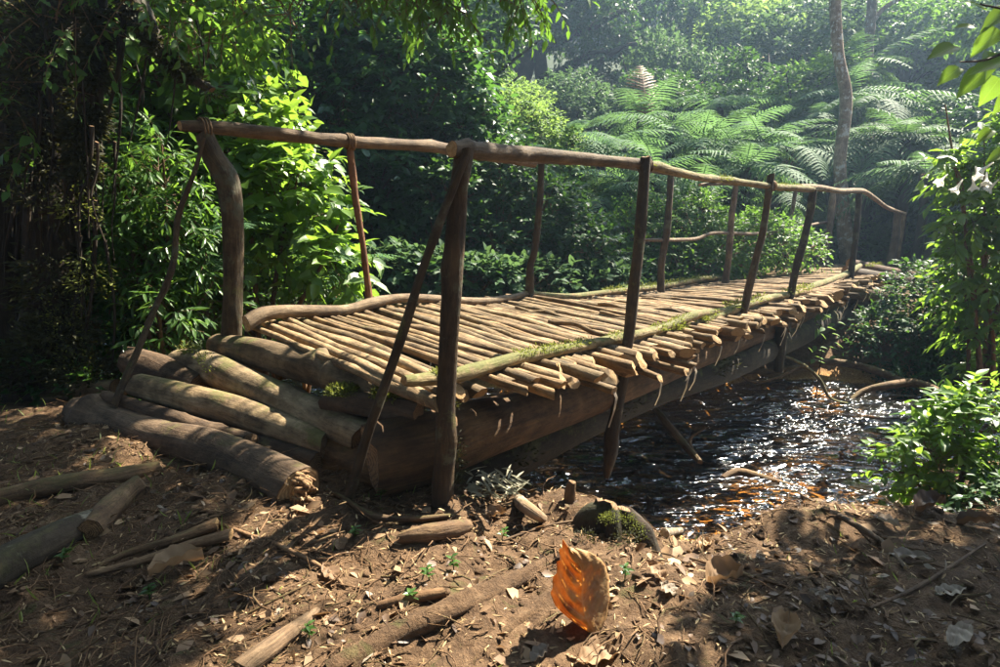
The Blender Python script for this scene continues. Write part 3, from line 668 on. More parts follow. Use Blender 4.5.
biglog([(34, 440, 3.3), (75, 449, 3.2), (135, 462, 3.05)], [.05, .075, .06], 'short greenish mossy log lying left of the lowest thick log', 'root', 'cut_dark', 52, moss=([(40, 434, 3.25), (120, 452, 3.05)], 900, .03, 'moss_dark'))
biglog([(108, 398, 3.25), (150, 412, 3.1), (200, 428, 2.9), (252, 440, 2.7)], [.04, .045, .045, .03], 'thin dark pole wedged between the two thickest left logs', 'log_dark', 'cut_dark', 53, knots=3)
biglog([(225, 438, 2.9), (270, 452, 2.72), (318, 468, 2.55)], [.06, .07, .068], 'short log stub tucked under the row above the splintered log', 'log_dark', 'cut_dark', 54)
biglog([(133, 362, 3.75), (160, 372, 3.6), (200, 388, 3.4)], [.09, .1, .09], 'log with a rounded butt behind the third log of the row', 'log_dark', 'cut_dark', 55)
biglog([(138, 385, 3.35), (175, 396, 3.2), (230, 411, 3.0), (285, 430, 2.78), (328, 446, 2.62)], [.068, .08, .08, .078, .06], 'smooth brown log third in the row with a worn dusty top', 'log', 'cut_dark', 56, knots=2)
biglog([(180, 362, 3.65), (205, 366, 3.52), (255, 388, 3.15), (305, 410, 2.85), (366, 436, 2.55)], [.075, .088, .086, .082, .072], 'large pale brown log in the middle of the row with moss at its left end', 'log', 'cut_dark', 57, moss=([(186, 350, 3.6), (205, 360, 3.45), (222, 380, 3.3)], 900, .05), knots=2)
biglog([(220, 347, 3.75), (262, 355, 3.4), (310, 367, 3.05), (355, 381, 2.8), (396, 396, 2.6)], [.08, .086, .084, .08, .06], 'log with a split hollow top between the pale log and the thin deck poles', 'log', 'cut_dark', 58, moss=([(224, 345, 3.7), (250, 350, 3.5)], 700, .05), knots=3)
biglog([(328, 402, 2.72), (370, 405, 2.6), (418, 412, 2.45)], [.04, .055, .045], 'moss covered broken log end against the leaning brace', 'log_dark', 'cut_dark', 59, moss=([(335, 394, 2.68), (380, 396, 2.56), (420, 405, 2.42)], 4500, .045), rough=.3)
biglog([(300, 452, 2.75), (340, 458, 2.65), (385, 470, 2.5)], [.1, .12, .11], 'crumbling orange brown log end under the middle logs', 'beam', 'cut_dark', 60, rough=.2)
biglog([(340, 435, 2.7), (375, 440, 2.6), (402, 452, 2.42)], [.08, .09, .08], 'pale faced log butt beside the main beam behind the leaning brace', 'beam', 'cut_bright', 61, rough=.14)
biglog([(-60, 385, 4.0), (20, 392, 3.9), (60, 393, 3.8), (120, 388, 3.7)], [.07, .08, .075, .06], 'pale straight log lying on the ground at the left edge behind the others', 'log', 'cut_dark', 62, grp=None)
# left foreground
def onground(l, r, k=.6):
    out = []
    for (px, py) in l: p = gpt(px, py); p.z += r*k; out.append(p)
    return out
def gbiglog(l, radii, *a, **kw):
    pts = onground(l, sum(radii)/len(radii)); return biglog([None]*0 or [pts], radii, *a, **kw)
gbiglog([(-60, 612), (0, 577), (60, 545), (92, 530)], [.062, .06, .052, .045], 'grey lichen spotted log with a pale sawn end at the left edge', 'lichen', 'cut_bright', 63, grp=None, rough=.22)
gbiglog([(88, 540), (115, 512), (140, 490)], [.045, .05, .04], 'rotten brown log chunk behind the grey spotted log', 'root', 'cut_dark', 64, grp=None, rough=.3)
gbiglog([(-30, 512), (40, 496), (100, 484), (160, 472)], [.035, .042, .038, .03], 'long rotten brown log lying below the lowest thick log', 'root', 'cut_dark', 65, grp=None, rough=.28)
b = MB()
for k in range(26):   # splinters on the broken end
    p = at(302, 489, 2.25)+Vector((random.uniform(-.02, .03), random.uniform(-.06, .02), random.uniform(-.075, .07)))
    b.tube([p, p+Vector((.012+random.random()*.04, -.012, random.uniform(-.02, .02)))], [.016, .005], sides=4, n=2, seed=k)
b.build('splinters', [M['cut_bright']], L1, kind='stuff')

def gstick(name, pts, radii, label, cat, mats=None, lift=.4, **kw):
    P = []
    rr = np.interp(np.linspace(0, 1, len(pts)), np.linspace(0, 1, len(radii)), radii)
    for (px, py), r in zip(pts, rr): p = gpt(px, py); p.z += r*lift; P.append(p)
    return stick(name, P, radii, mats or [M['twig'], M['cut']], label, cat, **kw)
SG = 'fallen sticks on the near bank'
gstick('fallen_branch', [(88, 578), (140, 566), (190, 552), (232, 541)], [.009, .013, .018, .02], 'smooth straight stick in the left foreground beside a curled dry leaf', 'branch', group=SG, seed=1, sides=8, lift=1.3)
gstick('fallen_branch', [(100, 566), (130, 556), (175, 545), (218, 530)], [.006, .012, .016, .02], 'rough barked stick just above the smooth straight stick at left', 'branch', [M['root'], M['cut']], group=SG, seed=2, rough=.4, sides=8, lift=1.2)
gstick('split_wood', [(245, 672), (270, 652), (300, 628), (318, 610)], [.03, .026, .02, .008], 'pale split piece of wood at the bottom edge left of centre', 'wood', [M['twig'], M['cut']], seed=3, sides=8)
gstick('fallen_branch', [(325, 492), (345, 502), (372, 520), (410, 524), (452, 519)], [.006, .009, .012, .012, .008], 'bent dark stick at the foot of the leaning brace', 'branch', [M['root'], M['cut']], group=SG, seed=4, lift=1.5)
gstick('wood_chunk', [(400, 541), (425, 537), (455, 532), (470, 528)], [.02, .032, .03, .02], 'grey brown rotten wood chunk below the tall front post', 'wood', [M['root'], M['cut_dark']], seed=5, rough=.3, sides=9)
gstick('half_buried_pole', [(380, 607), (410, 601), (445, 594)], [.012, .018, .014], 'short half buried pole with a chipped left end', 'pole', [M['dirt_log'], M['cut']], seed=6, sides=9)
gstick('half_buried_pole', [(330, 672), (400, 632), (470, 597), (540, 565), (590, 545)], [.03, .034, .034, .03, .022], 'long soil covered pole running diagonally through the centre foreground', 'pole', [M['ground'], M['ground']], seed=7, lift=-.45, rough=.38, n=70, sides=16)
gstick('half_buried_pole', [(420, 690), (470, 650), (530, 612), (580, 575), (640, 545)], [.03, .034, .034, .03, .02], 'lower soil covered pole beside the standing orange leaf', 'pole', [M['ground'], M['ground']], seed=8, lift=-.5, rough=.38, n=70, sides=16)
gstick('cut_branch_piece', [(664, 537), (680, 533), (694, 529)], [.018, .021, .02], 'short pale and green barked cut branch piece near the water edge', 'branch', [M['trunk_pale'], M['cut_bright']], seed=9, lift=.9, sides=12)
gstick('fallen_branch', [(800, 495), (840, 520), (880, 545), (905, 570)], [.006, .01, .01, .006], 'curved thin branch on the right mound among grey leaves', 'branch', group=SG, seed=10, lift=1.4)
gstick('fallen_branch', [(690, 560), (740, 575), (790, 590)], [.004, .006, .004], 'thin dark stick across the shaded right foreground', 'branch', [M['root']], group=SG, seed=11, lift=1.4)
gstick('fallen_branch', [(205, 520), (245, 536), (285, 551), (330, 575), (345, 590)], [.005, .007, .008, .006, .003], 'forked looking twig right of the rough barked stick', 'branch', group=SG, seed=12, lift=1.5)
gstick('fallen_branch', [(495, 545), (540, 530), (575, 522)], [.004, .006, .004], 'slender stick lying behind the standing orange leaf', 'branch', group=SG, seed=13, lift=1.5)
gstick('fallen_branch', [(870, 610), (925, 585), (985, 545)], [.004, .006, .004], 'pale stick in the dark bottom right corner', 'branch', [M['twig']], group=SG, seed=14, lift=1.4)
gstick('dead_branch', [(505, 490), (520, 505), (545, 522)], [.02, .028, .016], 'grey brown curled bark piece at the bank edge beside the silver leaves', 'bark', [M['trunk_pale'], M['cut']], seed=15, sides=10)
# stakes and stump at the bank edge
def stake(px, py, top, r, label, seed):
    g = gpt(px, py); stick('stake', [g-Vector((0, 0, .06)), g+Vector((.005, 0, top*.5)), g+Vector((.012, .0, top))], [r, r*.9, r*.7], [M['root'], M['cut_dark']], label, 'stake', seed=seed, sides=9, rough=.25, n=8)
stake(569, 502, .085, .022, 'short dark broken stake at the bank edge under the hanging post end', 1)
stake(647, 510, .1, .028, 'dark leaning stub at the bank edge right of the mossy stump', 2)
stake(655, 515, .07, .018, 'small splintered stub touching the dark leaning stub', 3)
g = gpt(614, 533); st = MB(); st.tube([g-Vector((0, 0, .1)), g+Vector((0, .02, .03)), g+Vector((.005, .03, .085))], [.14, .1, .05], sides=36, rough=.75, n=26, seed=9)
stump = st.build('tree_stump', [M['trunk'], M['cut_dark']], loc=g); tag(stump, 'low rounded moss covered stump at the edge of the bank', 'stump')
tufts(stump, [g+Vector((-.12, -.06, .0)), g+Vector((-.06, -.09, .02)), g+Vector((.04, -.09, .02)), g+Vector((.12, -.05, .0))], M['moss_dark'], 1000, .04, (.005, .014), seed=22)
tufts(stump, [g+Vector((-.05, -.03, .05)), g+Vector((0, -.02, .07)), g+Vector((.04, -.02, .06)), g+Vector((.08, -.04, .02))], M['moss'], 1300, .03, (.004, .009), seed=2)
# driftwood in the stream and roots on the far bank
def rod(name, pts, radii, label, cat, mat='root', **kw): return stick(name, bpath(pts), radii, [M[mat], M['cut_dark']], label, cat, **kw)
DG = 'bare branches over the water below the far bank'
rod('driftwood', [(655, 408, 5.2), (668, 425, 5.0), (685, 445, 4.8), (700, 462, 4.6)], [.03, .035, .03, .02], 'dark snag sticking out of the water under the bridge', 'branch', seed=21, sides=8)
rod('driftwood', [(700, 462, 4.7), (690, 440, 4.9), (706, 428, 4.9)], [.012, .012, .006], 'thin twig rising beside the dark snag in the water', 'branch', seed=22)
rod('driftwood', [(722, 478, 4.55), (740, 472, 4.65), (780, 484, 4.5), (800, 488, 4.45)], [.02, .035, .03, .015], 'yellowish branch half sunk in the sunlit shallows', 'branch', 'beam', seed=23)
rod('bare_branch', [(735, 372, 7.4), (780, 370, 7.6), (820, 362, 7.8), (860, 366, 7.6), (895, 378, 7.2), (912, 386, 7.0)], [.02, .04, .05, .05, .045, .03], 'long arching bare branch lying along the foot of the far bank', 'branch', group=DG, seed=24, n=30)
rod('bare_branch', [(846, 405, 6.8), (862, 392, 6.9), (885, 386, 6.9), (915, 383, 6.9), (940, 392, 6.6)], [.02, .035, .045, .05, .04], 'lower right bare branch dipping into the bright water', 'branch', group=DG, seed=25, n=24)
rod('bare_branch', [(785, 356, 6.3), (805, 366, 6.4), (820, 380, 6.5), (830, 398, 6.6), (850, 404, 6.7)], [.012, .018, .018, .014, .01], 'thin curved mossy root hanging from the bridge to the water', 'root', 'rail_moss', group=DG, seed=26, n=24)
rod('bare_branch', [(738, 372, 7.0), (752, 382, 6.9), (775, 378, 7.1), (800, 366, 7.3)], [.015, .022, .022, .015], 'short crooked branch at the left end of the arching one', 'branch', group=DG, seed=27, n=18)
rod('bare_branch', [(625, 415, 4.6), (650, 408, 4.7), (680, 392, 4.9), (705, 380, 5.2)], [.008, .012, .012, .008], 'thin bare branch just under the mossy beam', 'branch', seed=28, n=18)

# ---------------------------------------------------------------- the big standing orange leaf
def bigleaf():
    g = gpt(590, 640); nu, nv = 26, 19; V = []; L = []
    base = g+Vector((.02, 0, .01)); tip = at(574, 550, g.y-.02)
    ax = (tip-base); ln = ax.length; ax.normalize(); side = Vector((-.93, -.22, 0)); side = (side-ax*side.dot(ax)).normalized(); nn = ax.cross(side)
    for i in range(nu):
        u = i/(nu-1); w_ = .094*math.sin(math.pi*min(1, u**.75))**.8*(1-.2*u)
        for j in range(nv):
            v = j/(nv-1)*2-1
            curl = .085*v*v*(1-.3*u) if v > 0 else .02*v*v
            pleat = .006*math.sin((u*6-abs(v)*1.8)*2*math.pi)*min(1, abs(v)*3+.1)*(1.4 if v > 0 else .7)
            rough = .006*float(fbm(u*9, v*4, 3, 8))
            wx = w_*v*(1-.25*max(0, v)) + .012*math.sin(u*7)
            p = base+ax*(u*ln)+side*wx+nn*(-(curl+pleat+rough))-nn*.035*math.sin(u*math.pi)
            edge = 1+.02*float(vnoise(u*14, v*2, 3))*abs(v)
            V.append(base.lerp(p, edge)); L.append((u, v*.5, 0))
    F = [(i*nv+j, i*nv+j+1, (i+1)*nv+j+1, (i+1)*nv+j) for i in range(nu-1) for j in range(nv-1)]
    m, t, out = newmat('orange_dead_leaf')
    co = t.nodes.new('ShaderNodeTexCoord'); n1 = noise(t, co.outputs['Object'], 14, 6, .65); n2 = noise(t, co.outputs['Object'], 60, 4)
    at_ = t.nodes.new('ShaderNodeAttribute'); at_.attribute_name = 'lc'; sx = t.nodes.new('ShaderNodeSeparateXYZ'); t.links.new(at_.outputs['Vector'], sx.inputs[0])
    av = mathn(t, 'ABSOLUTE', sx.outputs[1])
    v_ = mathn(t, 'FRACT', mathn(t, 'ADD', mathn(t, 'MULTIPLY', sx.outputs[0], 6.0), mathn(t, 'MULTIPLY', av, -3.6)))
    vein = mathn(t, 'MAXIMUM', mathn(t, 'LESS_THAN', v_, .09), mathn(t, 'LESS_THAN', av, .016))
    c = ramp(t, n1, [(.36, (.16, .07, .02)), (.48, (.48, .23, .04)), (.62, (.6, .4, .15))])
    c = mix(t, mathn(t, 'MULTIPLY', vein, .6), c, (.5, .36, .16))
    c = mix(t, ramp(t, n2, [(.5, (0, 0, 0)), (.75, (.5, .5, .5))]), c, (.2, .09, .03))
    hf = ramp(t, mathn(t, 'ADD', mathn(t, 'ADD', sx.outputs[1], .5), mathn(t, 'MULTIPLY', mathn(t, 'SUBTRACT', n1, .5), .5)), [(.38, (.8, .8, .8)), (.5, (0, 0, 0))])
    c = mix(t, hf, c, mix(t, n1, (.16, .09, .035), (.42, .31, .16)))
    p = t.nodes.new('ShaderNodeBsdfPrincipled'); t.links.new(c, p.inputs['Base Color']); p.inputs['Roughness'].default_value = .6
    tr = t.nodes.new('ShaderNodeBsdfTranslucent'); t.links.new(mix(t, .6, c, (.9, .34, .02)), tr.inputs['Color'])
    ms = t.nodes.new('ShaderNodeMixShader'); ms.inputs[0].default_value = .34
    t.links.new(bump(t, mathn(t, 'ADD', n2, vein), .4, .004), p.inputs['Normal'])
    t.links.new(p.outputs[0], ms.inputs[1]); t.links.new(tr.outputs[0], ms.inputs[2]); t.links.new(ms.outputs[0], out.inputs[0])
    me = raw('dead_leaf', [tuple(v-g) for v in V], F, m, True, {'lc': L}); o = link('dead_leaf', me, loc=g); sol = o.modifiers.new('thick', 'SOLIDIFY'); sol.thickness = .0012
    tag(o, 'large orange dead leaf standing upright in the foreground soil', 'leaf')
bigleaf()
# curled dry leaves placed one by one
def dryleaf(px, py, ln, wd, ang, label, mat='dry', curl=.5, tilt=.3, seed=0):
    rg = random.Random(seed); g = gpt(px, py); g.z += .012; nu, nv = 12, 9; V = []; L = []
    d = Vector((math.cos(ang), math.sin(ang), tilt*.4)).normalized(); s = Vector((0, 0, 1)).cross(d).normalized(); n = d.cross(s)
    for i in range(nu):
        u = i/(nu-1); w_ = wd*.5*math.sin(math.pi*(u*.96+.02)**.8)
        for j in range(nv):
            v = j/(nv-1)*2-1
            z = curl*wd*.5*v*v+curl*ln*.25*math.sin(u*3)*.6+.006*math.sin(u*21+abs(v)*4)+ .12*wd*float(fbm(u*4+seed, v*2, 2, 3))
            V.append(d*((u-.5)*ln)+s*(w_*v)+n*z); L.append((u, v*.5, 0))
    F = [(i*nv+j, i*nv+j+1, (i+1)*nv+j+1, (i+1)*nv+j) for i in range(nu-1) for j in range(nv-1)]
    me = raw('dry_leaf', [tuple(v) for v in V], F, M[mat], True, {'lc': L, 'rnd': [rg.random()]*len(V)})
    tag(link('dry_leaf', me, loc=g), label, 'leaf', 'dead leaves lying on the near bank')
DL = [(178, 572, .16, .09, .5, 'crumpled tan dry leaf beside the smooth stick at left', 'dry', .9),
 (905, 560, .15, .06, -.5, 'grey flat dead leaf on the right side of the mound', 'dry_pale', .3),
 (950, 595, .1, .05, .1, 'bluish grey leaf in the shade near the right edge', 'dry_pale', .2),
 (885, 525, .12, .05, -1.2, 'long curled grey leaf on the slope of the mound', 'dry_pale', .5),
 (930, 512, .15, .08, .3, 'large dark curled leaf under the sunlit nettles', 'dry_dark', 1.0),
 (975, 528, .12, .06, -.2, 'dark crumpled leaf at the right edge below the nettles', 'dry_dark', 1.0),
 (785, 640, .1, .07, 1.0, 'curled brown leaf with raised points in the lower right', 'dry', 1.2),
 (655, 575, .09, .05, 2.0, 'small light brown leaf right of the orange leaf', 'dry', .5),
 (668, 592, .06, .045, 2.2, 'silvery bark like leaf scrap right of the orange leaf', 'dry_pale', .2),
 (725, 585, .12, .1, .2, 'wrinkled brown leaf in the middle of the right foreground', 'dry', .9),
 (595, 612, .1, .07, -.4, 'reddish leaf lying in the shadow behind the orange leaf', 'dry_dark', .7),
 (600, 662, .12, .07, .1, 'flat tan leaf at the bottom edge under the orange leaf', 'dry', .3),
 (540, 658, .07, .04, .8, 'small pale leaf at the bottom edge left of the orange leaf', 'dry_pale', .4),
 (340, 545, .09, .05, 1.9, 'grey brown bark flake in the sunlit soil below the splintered log', 'dry', .15),
 (330, 575, .1, .05, 2.3, 'flat oval flake lying below the bark flake', 'dry', .15),
 (705, 548, .07, .05, .3, 'bright orange wet leaf at the water edge', 'dry', .5),
 (495, 520, .1, .06, .4, 'brown curled leaf between the front post and the bank edge', 'dry', .8),
 (760, 560, .06, .03, 1.4, 'small pale leaf on top of the bare soil at right', 'dry_pale', .3),
 (820, 600, .07, .03, 2.4, 'narrow pale leaf in the lower right shade', 'dry_pale', .3),
 (960, 640, .12, .05, .6, 'long pale leaf in the bottom right corner', 'dry_pale', .3)]
for k, a in enumerate(DL): dryleaf(a[0], a[1], a[2], a[3], a[4], a[5], a[6], a[7], seed=k)

# ---------------------------------------------------------------- litter, twigs, pebbles, grass (uncountable)
def region(rg, n, x0=-2.5, x1=3.2, y0=1.2, y1=4.3, minz=.03):
    x = rg.uniform(x0, x1, n); y = y0+(y1-y0)*rg.random(n)**1.3; z = gh(x, y); ok = (z > minz) & (np.abs(x/y) < .95)
    return np.stack([x, y, z], 1)[ok]
def clumpy(rg, P, f=2.2, th=.0, seed=3):
    return P[vnoise(P[:, 0]*f, P[:, 1]*f, seed)+rg.normal(size=len(P))*.15 > th]
def litter(name, label, mat, n, ln, wr, seed, up=.25, dens=None, minz=.03, **kw):
    rg = np.random.default_rng(seed); P = region(rg, n, minz=minz, **kw)
    if dens is not None: P = clumpy(rg, P, th=dens, seed=seed)
    n = len(P); a = rg.uniform(0, 6.28, n); D = np.stack([np.cos(a), np.sin(a), rg.normal(size=n)*up], 1)
    l = rg.uniform(ln[0]**.5, ln[1]**.5, n)**2; P[:, 2] += .004+l*.12*rg.random(n)
    Nn = np.stack([rg.normal(size=n)*.45, rg.normal(size=n)*.45, np.ones(n)], 1)
    V, F, lc, k = leaf_arrays(P-D*l[:, None]/2, D, Nn, l, l*wr*rg.uniform(.6, 1.3, n), True, curl=.15)
    tag(link(name, raw(name, V, F, mat, True, {'rnd': np.repeat(rg.random(n), k), 'lc': lc})), label, kind='stuff')
litter('leaf_litter', 'scattered brown dead leaves over the near bank', M['dry'], 3600, (.014, .055), .5, 101, dens=.05)
litter('dark_leaf_litter', 'dark rotting leaf crumbs over the near bank', M['dry_dark'], 10000, (.01, .05), .55, 102, dens=.08)
litter('bark_flakes', 'bark flakes and larger leaf pieces over the near bank', M['dry'], 420, (.05, .1), .45, 107, up=.3)
litter('pale_leaf_litter', 'bleached leaf scraps over the near bank', M['dry_pale'], 700, (.01, .045), .4, 103, up=.4)
litter('wood_chips', 'straw coloured chips and shreds over the near bank', M['straw'], 15000, (.006, .035), .2, 104, up=.35)
litter('stream_bed_leaves', 'brown leaves and grit on the shallow stream bed', M['dry'], 2500, (.02, .07), .6, 105, minz=-.3, x0=.3, x1=3.5, y0=3.2, y1=6)
def twigs(name, label, mat, n, ln, r, seed, up=.2, **kw):
    rg = np.random.default_rng(seed); P = region(rg, n, **kw); n = len(P)
    a = rg.uniform(0, 6.28, n); D = nrm(np.stack([np.cos(a), np.sin(a), np.abs(rg.normal(size=n))*up], 1)); L = rg.uniform(ln[0], ln[1], n)*rg.random(n)**.8+ln[0]
    s = nrm(np.cross(D, np.array([0, 0, 1.]))); u = np.cross(s, D); V = []; R = rg.uniform(r[0], r[1], n)
    bend = rg.normal(size=n)*.18
    for f, rr in ((0, 1), (.35, .9), (.7, .75), (1, .4)):
        q = P+D*(L*f)[:, None]+s*(bend*L*math.sin(f*3.1))[:, None]; q[:, 2] = np.maximum(gh(q[:, 0], q[:, 1])+.004, q[:, 2]+.004-f*f*up*.6*L)
        for k in range(4):
            th = 1.571*k; V.append(q+s*(R*rr*math.cos(th))[:, None]+u*(R*rr*math.sin(th))[:, None])
    V = np.stack(V, 1); T = []
    for i in range(3):
        for j in range(4):
            x, y = i*4+j, i*4+(j+1) % 4; T += [[x, y, y+4, x+4]]
    F = (np.array(T)[None]+(np.arange(n)*16)[:, None, None]).reshape(-1, 4)
    lc = np.broadcast_to((np.arange(16)*.013)[None, :, None], (n, 16, 3))+rg.random((n, 1, 1))*3
    tag(link(name, raw(name, V.reshape(-1, 3), F, mat, True, {'lc': lc.reshape(-1, 3)})), label, kind='stuff')
twigs('twig_litter', 'thin twigs scattered over the near bank', M['twig'], 3200, (.02, .16), (.0012, .0035), 111)
twigs('root_litter', 'dark rootlets poking out of the near bank', M['root'], 700, (.04, .2), (.0015, .005), 112, up=.5)
twigs('straw_litter', 'dry grass stems over the left foreground', M['dirt_log'], 2200, (.05, .2), (.0008, .0018), 113, up=.4, x0=-2.6, x1=-.3)
def pebbles(name, label, n, mat, seed, r=(.006, .025), minz=.02, **kw):
    rg = np.random.default_rng(seed); P = region(rg, n, minz=minz, **kw); n = len(P)
    ph = (1+5**.5)/2; I = nrm(np.array([[-1, ph, 0], [1, ph, 0], [-1, -ph, 0], [1, -ph, 0], [0, -1, ph], [0, 1, ph], [0, -1, -ph], [0, 1, -ph], [ph, 0, -1], [ph, 0, 1], [-ph, 0, -1], [-ph, 0, 1]]))
    T = np.array([[0, 11, 5], [0, 5, 1], [0, 1, 7], [0, 7, 10], [0, 10, 11], [1, 5, 9], [5, 11, 4], [11, 10, 2], [10, 7, 6], [7, 1, 8], [3, 9, 4], [3, 4, 2], [3, 2, 6], [3, 6, 8], [3, 8, 9], [4, 9, 5], [2, 4, 11], [6, 2, 10], [8, 6, 7], [9, 8, 1]])
    R = (r[0]+(r[1]-r[0])*rg.random(n)**3)[:, None, None]; sc = rg.uniform(.6, 1.3, (n, 1, 3)); sc[:, :, 2] *= .6
    V = P[:, None, :]+I[None]*R*sc*rg.uniform(.8, 1.2, (n, 12, 1)); F = (T[None]+(np.arange(n)*12)[:, None, None]).reshape(-1, 3)
    tag(link(name, raw(name, V.reshape(-1, 3), F, mat, True, {'wet': np.zeros(n*12), 'far': np.zeros(n*12)})), label, kind='stuff')
pebbles('soil_crumbs', 'soil crumbs and small clods on the near bank', 7000, M['ground'], 121, (.003, .02))
pebbles('stream_pebbles', 'pebbles on the shallow stream bed', 1500, M['ground'], 122, (.015, .06), -.4, x0=.3, x1=4, y0=3.2, y1=6.5)
def grass(name, label, mat, n, ln, seed, cl=None, **kw):
    rg = np.random.default_rng(seed); P = region(rg, n, **kw)
    if cl is not None: P = clumpy(rg, P, 3, cl, seed)
    n = len(P); D = np.stack([rg.normal(size=n)*.6, rg.normal(size=n)*.6, np.ones(n)], 1); l = rg.uniform(*ln, n)
    V, F, lc, k = leaf_arrays(P, nrm(D), rg.normal(size=(n, 3)), l, l*.1, True, curl=.35)
    tag(link(name, raw(name, V, F, mat, True, {'rnd': np.repeat(rg.random(n), k), 'lc': lc})), label, kind='stuff')
grass('grass_blades', 'sparse grass blades on the near bank', M['grass'], 2600, (.01, .04), 131, .12)
grass('left_ground_grass', 'straggly grass at the left among the rotten logs', M['grass'], 900, (.02, .08), 132, .12, x0=-3, x1=-.9, y0=1.4, y1=3.8)
# small seedlings on the bank, each a plant
seedspots = [(60, 562, 'left of the lichen spotted log'), (470, 480, 'at the foot of the tall front post'), (500, 540, 'in the sunlit soil under the beam'), (575, 478, 'on the broken stake'),
             (415, 600, 'beside the short half buried pole'), (380, 500, 'behind the bent dark stick'), (660, 500, 'beside the dark stub'), (430, 580, 'in the middle of the bare soil'),
             (310, 640, 'near the pale split wood'), (625, 580, 'right of the orange leaf'), (735, 625, 'in the shaded right foreground'), (150, 600, 'below the crumpled tan leaf'), (355, 538, 'beside the bark flake'), (455, 572, 'above the buried poles')]
def seedling(px, py, label, n, h, ll, mat='lf_lit_o', seed=0, kind='ovate', wr=.5):
    rg = random.Random(seed); g = gpt(px, py); r = thing('seedling', g, label, 'plant', 'seedlings on the near bank')
    top = g+Vector((rg.uniform(-.02, .02), rg.uniform(-.02, .02), h)); b = MB(); b.tube([g-Vector((0, 0, .02)), top], [.0025, .0012], sides=5, n=4, seed=seed); b.build('stem', [M['lf_mid']], r)
    for k in range(n):
        a = k*2.4+rg.random(); t = .35+.65*k/n; p = g.lerp(top, t)
        leaf_obj(r, g, p, (math.cos(a), math.sin(a), .25+rg.uniform(-.2, .3)), (0, 0, 1), ll*rg.uniform(.7, 1.2), ll*wr, kind, M[mat])
for k, (px, py, wh) in enumerate(seedspots):
    seedling(px, py, 'tiny green seedling '+wh, 9, .05 if k % 2 else .035, .026, 'lf_mid_o', seed=k)
# silver-leaved dead fern heap by the tall post
g = gpt(492, 503); r = thing('withered_plant', g, 'withered plant with narrow silvery leaves between the front post and the bank edge', 'plant')
for k in range(90):
    a = random.uniform(-1.2, 2.2); p = g+Vector((random.uniform(-.12, .1), random.uniform(-.03, .1), random.uniform(.0, .12)))
    leaf_obj(r, g, p, (math.cos(a), math.sin(a)*.5, random.uniform(-.5, .5)), (random.uniform(-.5, .5), -.4, 1), random.uniform(.04, .09), .011, 'lance', M['silver'] if 'silver' in M else M['lf_pale'])

# ================================================================ vegetation
def A(px, py, Y): return at(px, py, Y)
def base_at(px, Y):
    x = (px-500)/FPX*Y*1.02; return Vector((x, Y, ghs(x, Y)))
def lumps(Y, l, depth=.8, dY=None):
    """list of (px, py, rx_px, rz_px[, Yoffset]) -> world lumps"""
    out = []
    for e in l:
        y = Y+(e[4] if len(e) > 4 else 0); c = at(e[0], e[1], y); k = y/FPX
        out.append((c, (e[2]*k, e[2]*k*depth, e[3]*k)))
    return out
# --- left bank, between the mossy tree and the handrail
shrub('broadleaf_shrub', 'tall sunlit shrub with big yellow green leaves behind the left handrail', 'shrub', base_at(255, 5.3),
      lumps(5.2, [(150, 60, 60, 60), (215, 95, 62, 70, .2), (250, 160, 60, 70), (290, 215, 52, 60, -.1), (322, 262, 34, 34, -.2), (200, 190, 60, 70, .3), (250, 255, 60, 50, .2), (110, 20, 60, 50, .4), (190, 20, 55, 50, .6), (120, 90, 40, 40, .5), (60, 20, 40, 50, .7)]),
      1000, 7, (.14, .38), (.085, .17), .6, M['lf_lit'], M['lf_lit_o'], singles=290, kind='heart', seed=201, hang=.35, limb_r=.03, stemfrac=.5)
shrub('lance_leaf_bush', 'bush of narrow drooping silvery green leaves left of the bent corner post', 'shrub', base_at(165, 4.3),
      lumps(4.25, [(165, 190, 36, 50), (190, 245, 36, 40, .1), (150, 260, 36, 40), (160, 320, 26, 34, -.2), (125, 215, 24, 50), (205, 300, 24, 34, .1), (110, 150, 30, 50, .3)]),
      620, 7, (.1, .26), (.07, .12), .26, M['lf_mid'], M['lf_mid_o'], singles=280, kind='lance', seed=202, hang=.6, shape=1, limb_r=.02)
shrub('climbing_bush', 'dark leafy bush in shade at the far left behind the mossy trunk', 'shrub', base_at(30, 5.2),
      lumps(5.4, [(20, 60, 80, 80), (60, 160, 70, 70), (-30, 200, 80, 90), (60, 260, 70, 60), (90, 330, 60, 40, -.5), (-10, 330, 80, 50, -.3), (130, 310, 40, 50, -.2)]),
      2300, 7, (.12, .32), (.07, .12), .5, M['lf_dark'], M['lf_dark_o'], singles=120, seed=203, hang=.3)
shrub('low_bush', 'low mixed green bush filling in under the left handrail beside the red peeled post', 'shrub', base_at(300, 5.6),
      lumps(5.6, [(240, 290, 44, 36), (290, 290, 40, 30), (335, 290, 24, 22, .1), (200, 320, 40, 26, -.3), (150, 345, 40, 20, -.6)]),
      700, 7, (.08, .2), (.05, .09), .4, M['lf_mid'], M['lf_mid_o'], singles=160, seed=204, hang=.2)
def wildfern(px, py, Y, n, L, label, mat, seed, tilt=.5, az=None, grp='small ferns under the left shrubs'):
    rg = random.Random(seed); g = at(px, py, Y); r = thing('fern', g, label, 'fern', grp)
    for k in range(n):
        a = (2*math.pi*k/n+rg.uniform(-.3, .3)) if az is None else az+rg.uniform(-.9, .9)
        frond(r, g, a, rg.uniform(tilt*.6, tilt*1.3), L*rg.uniform(.75, 1.15), mat, rg.randrange(3))
FR = {}
